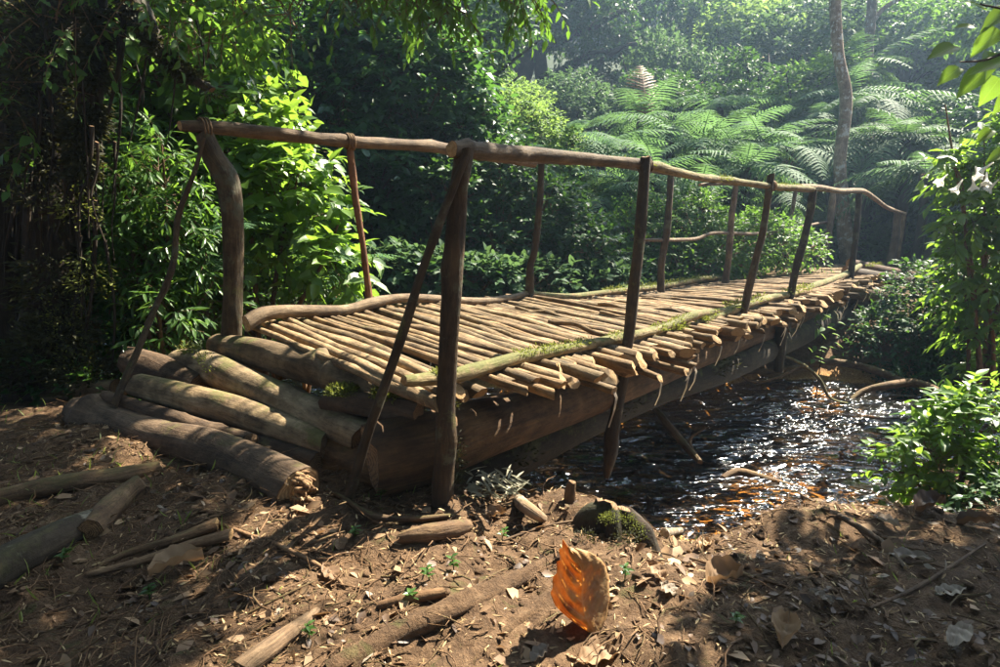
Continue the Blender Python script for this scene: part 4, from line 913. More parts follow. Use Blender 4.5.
def frondmesh(mat, var):
    key = (mat.name, var)
    if key in FR: return FR[key]
    rg = random.Random(var+50); V = []; F = []; R = []; L = []; npn = 17+var; nl = 8
    droop = .55+.2*var
    def rach(u): return Vector((u*(1-.12*u), 0, -droop*u*u*.75))
    def tri(a, b, c, r): 
        k = len(V); V.extend([a, b, c]); F.append((k, k+1, k+2)); R.extend([r]*3); L.extend([(0, 0, 0)]*3)
    prev = None
    for i in range(17):  # rachis strip
        u = i/16; c = rach(u); w_ = .008*(1-u*.8); k = len(V)
        V.extend([c+Vector((0, -w_, 0)), c+Vector((0, w_, 0)), c+Vector((0, 0, -w_*1.5))]); R.extend([.1]*3); L.extend([(0, 0, 0)]*3)
        if i:
            F.extend([(k-3, k-2, k+1), (k-3, k+1, k), (k-2, k-1, k+2), (k-2, k+2, k+1), (k-1, k-3, k), (k-1, k, k+2)])
    for i in range(npn):
        u = .12+.87*i/npn; c = rach(u); d = (rach(u+.01)-c).normalized()
        pl_ = .25*math.sin(math.pi*min(1, (u*.9+.07))**.85)*rg.uniform(.82, 1.1)
        for sg in (-1, 1):
            pd = (d*(.45+rg.uniform(-.08, .08))+Vector((0, sg, 0))+Vector((0, 0, rg.uniform(-.12, .12)))).normalized(); rr = rg.random()
            fw = (d-pd*d.dot(pd)).normalized(); prevk = None; sag = rg.uniform(.2, .6)
            for j in range(nl+1):
                v = j/nl; p = c+pd*pl_*v+Vector((0, 0, -sag*pl_*v*v)); wl = .0145*(1-v)**.55+.0012
                wl *= 1.25 if j % 2 else .75   # toothed outline
                k = len(V); V.extend([p-fw*wl, p+Vector((0, 0, -.003)), p+fw*wl]); R.extend([min(1, rr*.7+.3*rg.random())]*3); L.extend([(0, 0, 0)]*3)
                if prevk is not None: F.extend([(prevk, prevk+1, k+1), (prevk, k+1, k), (prevk+1, prevk+2, k+2), (prevk+1, k+2, k+1)])
                prevk = k
    me = raw('frond', [tuple(v) for v in V], F, mat, False, {'rnd': R, 'lc': L}); FR[key] = me; return me
def frond(root, pos, az, tilt, L, mat, var, name='frond'):
    o = bpy.data.objects.new(name, frondmesh(mat, var)); COL.objects.link(o); o.parent = root
    roll = random.uniform(-.3, .3)
    m = Matrix.Rotation(az, 4, 'Z') @ Matrix.Rotation(-tilt, 4, 'Y') @ Matrix.Rotation(roll, 4, 'X')
    o.matrix_basis = Matrix.Translation(Vector(pos)-root.location) @ m @ Matrix.Scale(L, 4); return o
wildfern(345, 268, 5.3, 7, .55, 'bright fern at the lower right tip of the lit shrub', M['fern'], 1, .6)
wildfern(232, 225, 4.6, 8, .5, 'pale fern beside the bent corner post at half height', M['fern'], 2, .5)
wildfern(300, 292, 5.2, 7, .4, 'small fern behind the far kerb pole near its left end', M['fern'], 3, .6)
wildfern(100, 175, 4.6, 6, .55, 'dark fern growing against the mossy tree', M['fern_dark'], 4, .4)
wildfern(200, 262, 4.5, 7, .42, 'grey green fern between the corner post and its brace', M['fern_dark'], 5, .5)

def tree_trunk(root, pts, radii, mats, seed=0, name='trunk', **kw):
    b = MB(); b.tube(pts, radii, seed=seed, **kw); return b.build(name, mats, root)
# --- big mossy tree at the left edge
TM = [M['trunk'], M['cut_dark']]
g = at(52, 385, 4.05); lt = thing('mossy_tree', g, 'big dark mossy tree trunk at the left edge hung with vines', 'tree')
tree_trunk(lt, [at(48, 400, 4.0), at(52, 300, 4.05), at(45, 180, 4.1), at(50, 60, 4.1), at(35, -60, 4.15), at(20, -260, 4.2)], [.22, .16, .15, .15, .15, .14], TM, seed=1, sides=18, n=50, rough=.35, knots=6)
tree_trunk(lt, [at(8, 395, 4.2), at(-2, 250, 4.2), at(6, 80, 4.3), at(-10, -120, 4.3)], [.15, .12, .12, .1], TM, seed=2, sides=14, n=36, rough=.2)
tree_trunk(lt, [at(50, 20, 4.1), at(110, -20, 3.9), at(170, 60, 3.8), at(212, 90, 3.7)], [.08, .06, .035, .02], TM, seed=3, name='branch', n=30, knots=4)
tree_trunk(lt, [at(45, 60, 4.1), at(120, 20, 4.0), at(150, 45, 3.9), at(182, 78, 3.9)], [.06, .045, .03, .012], TM, seed=4, name='branch', n=26, knots=4)
tree_trunk(lt, [at(48, 0, 4.1), at(180, -90, 3.6), at(340, -60, 3.5), at(470, -30, 3.4), at(560, -10, 3.4)], [.1, .07, .05, .03, .01], TM, seed=5, name='branch', n=30, knots=4)
for k, (x0, y0, x1, y1, r) in enumerate([(100, -30, 96, 125, .03), (124, -20, 108, 115, .018), (44, 0, 40, 110, .02), (77, 20, 70, 210, .025), (148, 0, 128, 150, .008), (196, 20, 200, 95, .006), (90, 80, 84, 210, .03), (170, 10, 168, 140, .006), (117, 30, 112, 200, .009), (22, 40, 26, 260, .02), (64, 150, 82, 330, .012), (105, 240, 112, 370, .01), (96, 200, 78, 370, .014), (135, 60, 140, 130, .004)]):
    tree_trunk(lt, [at(x0, y0, 3.9), at((x0+x1)/2+6, (y0+y1)/2, 3.88), at(x1, y1, 3.86)], [r, r*.9, r*.4], TM, seed=20+k, name='vine', n=18, rough=.3, sides=7)
rv = random.Random(5)
for k in range(26):
    x0 = rv.uniform(-5, 118); y0 = rv.uniform(60, 240); y1 = y0+rv.uniform(70, 170); yy = rv.uniform(3.75, 3.95); dx = rv.uniform(-14, 14)
    tree_trunk(lt, [at(x0, y0, yy), at(x0+dx*.3+rv.uniform(-5, 5), (y0+y1)/2, yy), at(x0+dx, min(y1, 392), yy-.02)], [rv.uniform(.006, .014), .006, .003], TM, seed=60+k, name='vine', n=14, rough=.3, sides=6, wob=.02)
tufts(lt, [at(20, 390, 3.85), at(60, 330, 3.85), at(90, 385, 3.8)], M['moss_dark'], 5000, .2, (.02, .06), seed=16, hang=.2)
tufts(lt, [at(60, 300, 3.8), at(70, 350, 3.78), at(84, 385, 3.78)], M['moss'], 500, .1, (.012, .03), seed=17, hang=.3)
tufts(lt, [at(48, 380, 3.9), at(52, 250, 3.95), at(45, 120, 3.95), at(48, 0, 3.95)], M['moss_dark'], 9000, .2, (.02, .06), seed=11, hang=.4)
tufts(lt, [at(78, 110, 3.82), at(84, 210, 3.84), at(82, 300, 3.86)], M['moss_dark'], 5000, .09, (.02, .06), seed=12, hang=.6)
tufts(lt, [at(98, 0, 3.86), at(96, 60, 3.86), at(95, 125, 3.86)], M['moss_dark'], 3500, .07, (.02, .06), seed=13, hang=.7)
tufts(lt, [at(70, 190, 3.78), at(88, 240, 3.78), at(90, 300, 3.78)], M['moss'], 900, .12, (.015, .04), seed=14, hang=.5)
tufts(lt, [at(110, -20, 3.86), at(170, 60, 3.78), at(212, 90, 3.7)], M['moss_dark'], 3000, .05, (.02, .05), seed=15, hang=.5)
def spray(root, l, Y, n, k, sl, ll, wr, mat, omat, singles, seed, kind='ovate', hang=.5, hi=True, depth=.8, up=0):
    rg = np.random.default_rng(seed); P, D = lump_pts(rg, lumps(Y, l, depth), n, .3)
    Ar, st = sprigs(rg, P, D, k, sl, ll, wr, up=up, hang=hang, droop=.5)
    foliage(root, Ar, mat, hi, 0, singles, kind, omat); stems(root, *st, M['root'], r=.004, frac=1)
spray(lt, [(60, 20, 60, 40), (150, -5, 60, 40), (230, -10, 60, 42), (290, 5, 40, 40), (200, 40, 40, 26), (20, 90, 40, 60)], 3.8, 170, 7, (.1, .26), (.05, .09), .5, M['lf_mid'], M['lf_mid_o'], 120, 301)
spray(lt, [(350, -10, 40, 26), (410, -14, 45, 30), (470, -12, 45, 36), (520, -18, 40, 34), (440, 10, 30, 16)], 3.4, 170, 7, (.08, .2), (.045, .08), .42, M['lf_mid'], M['lf_mid_o'], 120, 302, hang=.8)

# --- far bank, middle left: dense dark bush mass
shrub('climber_covered_tree', 'large dark green bushy tree covered in small round leaves behind the red peeled post', 'tree', base_at(400, 9.8),
      lumps(9.6, [(400, 60, 70, 60), (350, 110, 60, 70), (440, 120, 60, 60), (470, 170, 50, 50, .2), (390, 190, 80, 60), (330, 210, 60, 60), (440, 235, 60, 50), (370, 35, 50, 40, .5), (310, 60, 50, 60, .5)]),
      4200, 8, (.15, .45), (.09, .17), .62, M['lf_climb'], hi=True, seed=211, hang=.25, limb_r=.09, stemfrac=.2)
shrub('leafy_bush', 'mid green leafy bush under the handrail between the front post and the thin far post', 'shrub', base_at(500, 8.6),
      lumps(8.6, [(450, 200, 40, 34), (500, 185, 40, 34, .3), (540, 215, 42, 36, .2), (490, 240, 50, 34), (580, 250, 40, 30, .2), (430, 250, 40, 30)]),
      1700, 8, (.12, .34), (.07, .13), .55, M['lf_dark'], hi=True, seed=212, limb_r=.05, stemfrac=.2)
shrub('groundcover_bush', 'low broad leaved plants on the far bank just behind the kerb pole', 'shrub', base_at(430, 7.8),
      lumps(7.6, [(390, 268, 34, 20), (440, 275, 40, 20), (490, 280, 36, 18), (540, 280, 34, 16, .3), (345, 275, 34, 20), (600, 282, 40, 12, .8)]),
      800, 6, (.1, .22), (.08, .14), .62, M['lf_blue'], M['lf_dark_o'], seed=213, hang=.1, limb_r=.02, kind='heart', singles=60)
shrub('leafy_bush', 'bright bush of small leaves right behind the tall middle post', 'shrub', base_at(700, 10.5),
      lumps(10.4, [(640, 240, 36, 36), (690, 225, 36, 30, .2), (720, 250, 36, 30), (760, 240, 36, 24, .4), (680, 265, 50, 20), (790, 252, 30, 18, .6)]),
      1900, 7, (.12, .34), (.06, .11), .55, M['lf_mid'], hi=False, seed=214, limb_r=.04, stemfrac=.2)
shrub('leafy_bush', 'pale sunlit low bush beyond the far end of the bridge', 'shrub', base_at(860, 15),
      lumps(15, [(850, 240, 30, 18), (885, 248, 30, 18), (915, 262, 30, 12), (820, 235, 30, 20), (775, 230, 36, 24), (935, 272, 22, 8)]),
      1500, 7, (.15, .35), (.08, .14), .55, M['lf_pale'], hi=False, seed=215, limb_r=.04, stemfrac=.2)
shrub('leafy_bush', 'yellow green bush with light leaves at the head of the fern thicket', 'shrub', base_at(540, 12.5),
      lumps(12.5, [(510, 130, 34, 30), (540, 150, 34, 28), (560, 185, 34, 30), (590, 215, 34, 28), (530, 200, 34, 34)]),
      1800, 7, (.15, .4), (.08, .14), .5, M['lf_pale'], hi=False, seed=216, limb_r=.05, stemfrac=.2)

# --- tree ferns
def treefern(px, py, Y, n, L, label, mat, seed, tilt=(-.15, .85), trunk=True, r=.09, dead=0):
    rg = random.Random(seed); c = at(px, py, Y); gz = ghs(c.x, c.y); root = thing('tree_fern', Vector((c.x, c.y, gz)), label, 'tree fern', 'tree ferns beyond the bridge')
    b = MB(); b.tube([Vector((c.x, c.y, gz-.2)), Vector((c.x+.05, c.y, (gz+c.z)/2)), c+Vector((0, 0, .05))], [r*1.3, r, r*1.1], sides=10, rough=.3, n=20, seed=seed); b.build('trunk', TM, root)
    for k in range(n):
        a = 2*math.pi*k/n*1.0+rg.uniform(-.25, .25)
        frond(root, c+Vector((0, 0, .05)), a, rg.uniform(*tilt), L*rg.uniform(.65, 1.15), mat, rg.randrange(3))
    for k in range(dead): frond(root, c, rg.uniform(0, 6.28), -.9+rg.uniform(-.2, .2), L*.7, M['fern_dead'], 1)
TF = [(600, 150, 13.5, 18, 2.3, 'tree fern with bright yellow green fronds right of the big bush', 'fern', 1),
 (655, 175, 12.5, 16, 2.0, 'light tree fern behind the top of the tall middle post', 'fern', 2),
 (700, 150, 15, 18, 2.6, 'wide tree fern with silvery fronds above the far handrail', 'fern', 3),
 (745, 170, 13.5, 18, 2.3, 'tree fern with drooping pale fronds just above the side handrail', 'fern', 4),
 (790, 150, 15.5, 18, 2.7, 'tree fern close left of the pale slender trunk', 'fern', 5),
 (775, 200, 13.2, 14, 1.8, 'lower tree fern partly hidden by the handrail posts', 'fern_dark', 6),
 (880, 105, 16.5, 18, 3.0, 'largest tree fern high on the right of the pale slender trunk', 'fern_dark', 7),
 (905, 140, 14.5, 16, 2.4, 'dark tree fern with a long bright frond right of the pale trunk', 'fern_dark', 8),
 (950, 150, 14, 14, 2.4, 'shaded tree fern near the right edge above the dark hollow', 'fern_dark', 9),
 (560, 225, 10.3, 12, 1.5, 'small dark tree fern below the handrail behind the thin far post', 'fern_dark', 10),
 (640, 120, 18, 16, 2.6, 'hazy tree fern at the back with one red brown dead frond', 'fern', 11),
 (720, 110, 19, 16, 2.8, 'hazy tree fern in the back row left of the pale trunk', 'fern', 12),
 (600, 205, 11.5, 13, 1.7, 'shadowed tree fern at the foot of the bright one', 'fern_dark', 13),
 (625, 185, 11.8, 14, 2.0, 'pale fern crown low behind the top of the tall middle post', 'fern', 21),
 (670, 130, 15.5, 16, 2.4, 'sunlit fern crown in the second row above the middle posts', 'fern', 22),
 (735, 135, 16.5, 16, 2.5, 'fern crown in the middle row halfway to the pale trunk', 'fern', 23),
 (760, 145, 15, 16, 2.2, 'arching fern crown two fronds left of the pale trunk', 'fern', 24),
 (815, 125, 17.5, 16, 2.4, 'fern crown just left of the pale trunk at mid height', 'fern', 25),
 (570, 140, 13, 14, 2.0, 'leftmost pale tree fern beside the yellow green bush', 'fern', 26),
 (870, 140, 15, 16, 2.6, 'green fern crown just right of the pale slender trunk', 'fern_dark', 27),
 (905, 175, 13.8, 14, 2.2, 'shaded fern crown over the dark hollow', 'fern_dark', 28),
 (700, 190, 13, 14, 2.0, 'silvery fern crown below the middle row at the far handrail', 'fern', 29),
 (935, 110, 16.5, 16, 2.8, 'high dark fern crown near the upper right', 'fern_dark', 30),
 (860, 70, 19, 16, 2.8, 'fern crown highest up behind the forked trunk', 'fern_dark', 31),
 (925, 175, 12.8, 14, 2.1, 'tree fern with low fronds over the end of the bridge', 'fern', 15),
 (680, 205, 11.6, 14, 1.7, 'fern clump with spreading fronds just behind the side handrail', 'fern', 16),
 (845, 100, 18, 16, 2.6, 'tree fern crown directly behind the pale slender trunk', 'fern', 17),
 (530, 165, 11.2, 12, 1.6, 'fern with arching fronds beside the yellow green bush', 'fern', 18),
 (830, 185, 16, 14, 2.2, 'tree fern at the base of the pale slender trunk', 'fern_dark', 14)]
for (px, py, Y, n, L, lab, mt, sd) in TF: treefern(px, py, Y, n, L*.72, lab, M[mt], sd, dead=2 if sd in (1, 5, 7) else 0)
r11 = [o for o in bpy.data.objects if o.get('label', '').startswith('hazy tree fern at the back')][0]
frond(r11, at(645, 122, 17.5), 1.6, 1.5, 2.0, M['fern_dead'], 0)

# --- slender pale trunks
g = base_at(843, 14); st = thing('slender_tree', g, 'slender tree with a pale patchy trunk standing behind the far handrail', 'tree')
PM = [M['trunk_pale'], M['cut_dark']]
tree_trunk(st, [at(848, 262, 14), at(842, 200, 14), at(840, 160, 14), at(846, 100, 14), at(838, 50, 14), at(835, -20, 14), at(842, -160, 14), at(850, -300, 14)], [.17, .145, .12, .125, .11, .11, .1, .06], PM, seed=1, sides=12, n=60, rough=.1)
spray(st, [(850, -260, 70, 40), (800, -200, 60, 40), (910, -220, 60, 40)], 14, 500, 7, (.3, .6), (.12, .2), .5, M['lf_mid'], None, 0, 311, hi=False)
g = base_at(868, 22); st = thing('slender_tree', g, 'thinner grey forked trunk right of the pale slender trunk', 'tree')
tree_trunk(st, [base_at(862, 22), at(866, 120, 22), at(868, 60, 22), at(872, 0, 22), at(874, -120, 22)], [.2, .17, .15, .14, .1], PM, seed=2, sides=10, n=40)
tree_trunk(st, [at(867, 30, 22), at(884, 8, 22), at(905, -6, 22), at(930, -40, 22)], [.09, .07, .06, .03], PM, seed=3, name='branch', n=16)
spray(st, [(870, -100, 60, 40), (930, -60, 50, 26)], 22, 400, 7, (.3, .7), (.16, .26), .5, M['lf_mid'], None, 0, 312, hi=False)

# --- crowns for the trees further back: a few crown shapes, each tree its own trunk and crown
CV = {}
def crown_mesh(var, mat):
    key = (var, mat.name)
    if key in CV: return CV[key]
    rg = np.random.default_rng(900+var); nl = [9, 12, 7, 14, 10, 8][var % 6]; L = []
    for i in range(nl):
        a = i*2.4; rr = .62*math.sqrt((i+.5)/nl)*(1 if var % 3 else .8); s = rg.uniform(.25, .46)
        L.append((Vector((rr*math.cos(a), rr*math.sin(a), rg.uniform(-.45, .55)*(1-rr*.6))), (s, s, s*rg.uniform(.5, .85))))
    n = 1100; P, D = lump_pts(rg, L, n, .2)
    Ar, stt = sprigs(rg, P, D, 8, (.07, .18), (.045, .085), .55, hang=.25)
    V, F, lc, k = leaf_arrays(*Ar[:5], False)
    me = raw('crown', V, F, mat, False, {'rnd': np.repeat(Ar[5], k), 'lc': lc}); CV[key] = me; return me
def limbs_mesh(var):
    key = ('l', var)
    if key in CV: return CV[key]
    rg = random.Random(var+77); b = MB()
    b.tube([(0, 0, -1.5), (.03, 0, -.8), (-.02, .03, -.1), (0, 0, .4)], [.07, .055, .045, .015], sides=8, n=14, seed=var)
    for i in range(7):
        a = i*2.4+rg.random(); z = rg.uniform(-.6, .1); e = rg.uniform(.4, .75)
        b.tube([(0, 0, z), (e*.5*math.cos(a), e*.5*math.sin(a), z+.2), (e*math.cos(a+.2), e*math.sin(a+.2), z+rg.uniform(.25, .5))], [.025, .016, .006], sides=6, n=7, seed=var*9+i)
    V = np.array([tuple(v) for v in b.V]); me = raw('trunk', V, b.F, TM, True, {'lc': b.L, 'cap': b.R}, [min(m, 1) for m in b.M]); CV[key] = me; return me
def tree(px, py, Y, R, label, mat, var, squash=1.0, cat='tree', group='forest trees beyond the stream', name='forest_tree'):
    c = at(px, py, Y); gz = ghs(c.x, c.y); root = thing(name, Vector((c.x, c.y, gz)), label, cat, group)
    k = link('crown', crown_mesh(var, mat), root, kind=None); k.location = c-root.location; k.scale = (R, R, R*squash); k.rotation_euler = (0, 0, random.uniform(0, 6.28))
    h = c.z-gz; tr = link('trunk', limbs_mesh(var % 3), root); tr.location = c-root.location; tr.scale = (R, R, max(R*squash, h/1.45)); tr.rotation_euler = k.rotation_euler
    return root
BL, MD, PL, DK = M['lf_blue'], M['lf_mid'], M['lf_pale'], M['lf_dark']
TR = [(470, 60, 17, 3.0, 'loose dark tree behind the climber covered tree', DK, 0), (500, 112, 20, 1.9, 'pale small tree between the climber covered tree and the big spreading tree', PL, 1),
 (420, 10, 22, 4.2, 'tall dark tree rising at the top above the climber covered tree', DK, 2), (330, 0, 19, 4.0, 'sunlit tree at the top left of centre behind the overhanging twigs', MD, 3),
 (240, 20, 14, 3.6, 'dense tree behind the sunlit left shrub', DK, 4), (130, 60, 12, 3.4, 'dark tree far left behind the mossy trunk', DK, 5), (20, 120, 11, 3.2, 'shaded tree at the left edge in the back', DK, 0), (290, 130, 13, 2.6, 'green tree filling the gap behind the lit shrub tips', MD, 1),
 (30, 0, 16, 4.5, 'tall tree in the top left corner', DK, 3), (200, 200, 9, 2.0, 'low leafy tree behind the left handrail brace', DK, 2), (60, 240, 8.5, 2.0, 'shadowy low tree behind the vines', DK, 4),
 (660, 60, 32, 3.6, 'narrow conical hazy tree right of the big spreading tree', DK, 2), (690, 90, 27, 2.6, 'blue green tree below the conical one', BL, 4), (745, 50, 30, 4.2, 'pale feathery crowned tree left of the slender trunks', PL, 3),
 (805, 60, 27, 3.6, 'sunlit broad tree touching the left side of the pale trunk', BL, 1), (760, 100, 23, 3.0, 'dark rounded tree in front of the pale feathery one', DK, 0), (700, 120, 21, 2.2, 'rounded shrub like tree over the tree ferns', DK, 5),
 (810, 110, 20, 2.4, 'tree with glittering leaves behind the tree ferns', MD, 3), (905, 60, 26, 3.6, 'tree with yellowish leaves behind the forked trunk', MD, 1), (985, 30, 26, 4.4, 'dark dense tree in the upper right', DK, 2), (1030, 120, 19, 2.6, 'dark tree at the right edge behind the flowering shrub', DK, 4),
 (935, 130, 21, 2.4, 'dark tree above the hollow at right', DK, 0), (640, 20, 66, 8, 'far blue tree behind the big spreading tree', BL, 1), (720, 10, 48, 7, 'far hazy tree at the top edge in the centre right', BL, 4),
 (800, 0, 42, 6, 'far tree at the top edge left of the forked trunk', BL, 0), (860, 20, 38, 5, 'far tree between the two slender trunks', MD, 5), (560, 15, 72, 9, 'far tree directly behind the crown of the big spreading tree', BL, 2), (930, -10, 34, 6, 'far tree at the top edge on the right', DK, 3),
 (495, 20, 62, 8, 'far tree left of the big spreading tree', BL, 5), (580, 120, 24, 2.6, 'shaded bushy tree at the foot of the big spreading tree', BL, 3), (640, 105, 25, 2.2, 'small tree between the spreading tree and the ferns', DK, 0),
 (905, 225, 19, 2.4, 'dark bush in the shaded hollow past the bridge end', DK, 1), (940, 215, 17, 2.2, 'dark bush right of the hollow past the bridge end', DK, 5), (880, 205, 21, 2.4, 'dark bush at the back of the hollow', DK, 2),
 (960, 170, 15.5, 2.6, 'shaded broad bush over the far path', DK, 3), (640, 215, 14, 1.6, 'dark leafy bush under the tree ferns', DK, 4), (560, 175, 15, 2.0, 'dark bush behind the small dark tree fern', DK, 0), (740, 215, 16, 1.8, 'green bush behind the side rail', MD, 2), (700, 195, 17.5, 2.0, 'dim bush behind the tree fern trunks', DK, 5), (830, 215, 19, 1.9, 'green bush between the slender trunk and the bridge end', MD, 4)]
for (px, py, Y, R_, lab, mt, v) in TR: tree(px, py, Y, R_, lab, mt, v, .9 if 'conical' not in lab else 1.7, 'bush' if ' bush' in lab and 'tree' not in lab.split(' bush')[0] else 'tree')
# big spreading old tree
g = base_at(560, 29); bt = thing('spreading_tree', g, 'big old spreading tree with crooked horizontal limbs in the hazy background', 'tree')
def Bt(px, py, dy=0): return at(px, py, 29+dy)
tree_trunk(bt, [g, Bt(520, 100), Bt(524, 60), Bt(532, 20), Bt(540, -60)], [.7, .55, .5, .45, .3], TM, seed=1, sides=12, n=30)
tree_trunk(bt, [g+Vector((.8, 0, 0)), Bt(548, 104, -.3), Bt(540, 60), Bt(534, 0)], [.4, .32, .3, .25], TM, seed=2, n=24)
for k, l in enumerate([[(524, 98), (560, 88), (590, 70), (630, 48), (655, 40)], [(526, 60), (560, 40), (600, 20), (640, 8)], [(520, 96), (560, 104), (600, 96), (632, 90)], [(524, 70), (508, 40), (498, 0)], [(530, 30), (560, 5), (600, -20)], [(500, 120), (492, 90), (484, 62), (490, 30)], [(545, 80), (575, 66), (600, 50), (618, 52)]]):
    tree_trunk(bt, [Bt(x, y, random.uniform(-1, 1)) for x, y in l], [.26, .2, .15, .1, .06][:len(l)], TM, seed=30+k, name='limb', n=22, sides=7, wob=.15)
spray(bt, [(570, 30, 36, 14), (600, 14, 34, 14), (540, 10, 30, 20), (590, 58, 26, 9), (630, 42, 22, 9), (565, 80, 22, 8), (610, 84, 24, 8), (500, 20, 24, 18), (640, 70, 16, 7), (520, 48, 22, 12), (580, -10, 50, 12), (500, 70, 14, 12)], 29, 1700, 8, (.3, .7), (.16, .26), .5, DK, None, 0, 321, hi=False, hang=.2)
# far forest on the hillside
def distant():
    rg = np.random.default_rng(77); n = 620; Y = rg.uniform(58, 145, n); X = rg.uniform(-.75, 1.15, n)*Y; Zg = gh(X, Y, False)
    L = []
    for x, y, z in zip(X, Y, Zg): 
        s = rg.uniform(2.6, 5); L.append((Vector((x, y, z+s*rg.uniform(.5, 1.5))), (s, s, s*rg.uniform(.7, 1.2))))
    P, D = lump_pts(rg, L, 17000, .15); Ar, stt = sprigs(rg, P, D, 6, (.5, 1.2), (.45, .8), .6)
    V, F, lc, k = leaf_arrays(*Ar[:5], False)
    tag(link('distant_forest', raw('distant_forest', V, F, M['lf_far'], False, {'rnd': np.repeat(Ar[5], k), 'lc': lc})), 'hazy blue green forest covering the far hillside', kind='stuff')
distant()
# undergrowth carpet of the far bank
def carpet(name, label, mat, n, box, ll, seed, zc=(.05, .5)):
    rg = np.random.default_rng(seed); x = rg.uniform(box[0], box[1], n); y = rg.uniform(box[2], box[3], n); e = sdist(x, y)-1.4
    ok = (e > .25) & ((y > np.interp(x, CX, CY)) | (x < -2)) & (np.abs(x/y) < 1.1)
    # keep the trodden path beyond the bridge end clear
    q = (x-6.6)*.62+(y-11)*.784; s = (x-7.4)*.784-(y-12)*.62; ok &= ~((np.abs(s+.6) < .55) & (q > -2.5) & (q < 5)); ok &= ~((x > 5.6) & (x < 8.8) & (y > 9.2) & (y < 12.6) & (vnoise(x*2, y*2, 3) < .25))
    # nothing growing up through the deck
    tt = x*BD.x+y*BD.y; ss = x*BN.x+y*BN.y; ns = NEW[3].dot(BN); ok &= ~((ss > ns-1.9) & (ss < ns+.35) & (tt < 16) & (tt > 1))
    x, y = x[ok], y[ok]; P = np.stack([x, y, gh(x, y, False)+rg.uniform(*zc, len(x))*(.5+1.1*(vnoise(x*1.3, y*1.3, 6)+.5))], 1)
    D = rg.normal(size=P.shape)*.6; D[:, 2] = 1; Ar, stt = sprigs(rg, P, nrm(D), 6, (.06, .2), ll, .55)
    V, F, lc, k = leaf_arrays(*Ar[:5], False)
    tag(link(name, raw(name, V, F, mat, False, {'rnd': np.repeat(Ar[5], k), 'lc': lc})), label, kind='stuff')
carpet('undergrowth', 'low green undergrowth covering the far bank', M['lf_dark'], 11000, (-5, 14, 6, 17), (.05, .11), 331)
carpet('undergrowth', 'dark ground cover on the left bank beneath the shrubs', M['lf_dark'], 4500, (-7, -1.6, 3.6, 9), (.04, .09), 332, (.0, .25))
carpet('undergrowth', 'ground cover under the trees of the hillside foot', M['lf_mid'], 9000, (-14, 26, 15, 30), (.14, .26), 333, (.1, 1.0))

# --- right side
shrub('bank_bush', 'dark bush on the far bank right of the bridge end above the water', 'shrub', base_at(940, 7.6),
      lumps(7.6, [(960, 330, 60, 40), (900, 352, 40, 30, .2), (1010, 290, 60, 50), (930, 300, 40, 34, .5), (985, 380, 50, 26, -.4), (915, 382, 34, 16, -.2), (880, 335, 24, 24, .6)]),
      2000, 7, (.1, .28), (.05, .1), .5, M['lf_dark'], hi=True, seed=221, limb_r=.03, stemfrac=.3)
fs = shrub('flowering_shrub', 'shrub with drooping leaves and hanging white trumpet flowers at the right edge', 'shrub', base_at(990, 6.2),
      lumps(6.2, [(985, 195, 34, 34), (1010, 240, 40, 50), (965, 220, 26, 22, -.1), (1020, 160, 40, 44), (985, 265, 30, 30), (955, 165, 14, 12), (990, 320, 34, 34, .2), (1005, 370, 34, 30, .2), (965, 290, 22, 22, .2)]),
      620, 7, (.12, .3), (.09, .16), .4, M['lf_lit'], M['lf_lit_o'], hi=True, singles=200, kind='lance', shape=1, seed=222, hang=.5)
def trumpet():
    V = []; F = []; s = 15; prof = [(0, .006), (.03, .008), (.07, .011), (.105, .02), (.13, .036), (.142, .05)]
    for i, (z, r) in enumerate(prof):
        for j in range(s):
            a = 2*math.pi*j/s; rr = r*(1+(.16*math.cos(5*a) if i > 3 else 0)); V.append((rr*math.cos(a), rr*math.sin(a), -z+(-.012*math.cos(5*a) if i == 5 else 0)))
    F = [(i*s+j, i*s+(j+1) % s, (i+1)*s+(j+1) % s, (i+1)*s+j) for i in range(5) for j in range(s)]
    return raw('flower', V, F, M['petal'], True, {'lc': [(0, .3, 0)]*len(V)})
tm = trumpet()
for k, (px, py, tx) in enumerate([(947, 180, .4), (975, 172, -.3), (986, 178, .2), (993, 168, .5), (972, 182, .1), (998, 185, -.4), (962, 185, -.2)]):
    f = link('flower', tm, fs); f.location = at(px, py, 5.75)-fs.location+Vector((0, 0, .05)); f.rotation_euler = (random.uniform(-.9, .5), tx*1.6, random.random()*6); f.scale = (.9, .9, .85)
shrub('sunlit_nettle_bush', 'bright sunlit leafy bush on the near bank at the right edge', 'shrub', base_at(975, 3.7),
      lumps(3.7, [(965, 425, 36, 24), (1000, 440, 40, 40), (930, 455, 36, 24, -.1), (985, 405, 20, 16), (960, 480, 40, 30), (910, 478, 24, 20, .1), (1020, 490, 40, 34), (895, 470, 16, 10)]),
      300, 7, (.08, .24), (.055, .105), .52, M['lf_lit'], M['lf_lit_o'], hi=True, singles=280, seed=223, hang=.25, limb_r=.012)
shrub('bank_bush', 'shaded bush under the sunlit leaves at the right edge', 'shrub', base_at(1010, 3.2),
      lumps(3.1, [(1010, 510, 40, 30), (985, 500, 30, 22, .3), (1030, 560, 30, 26, -.4)]),
      150, 7, (.06, .16), (.04, .07), .5, M['lf_dark'], M['lf_dark_o'], hi=True, singles=60, seed=224, limb_r=.01)
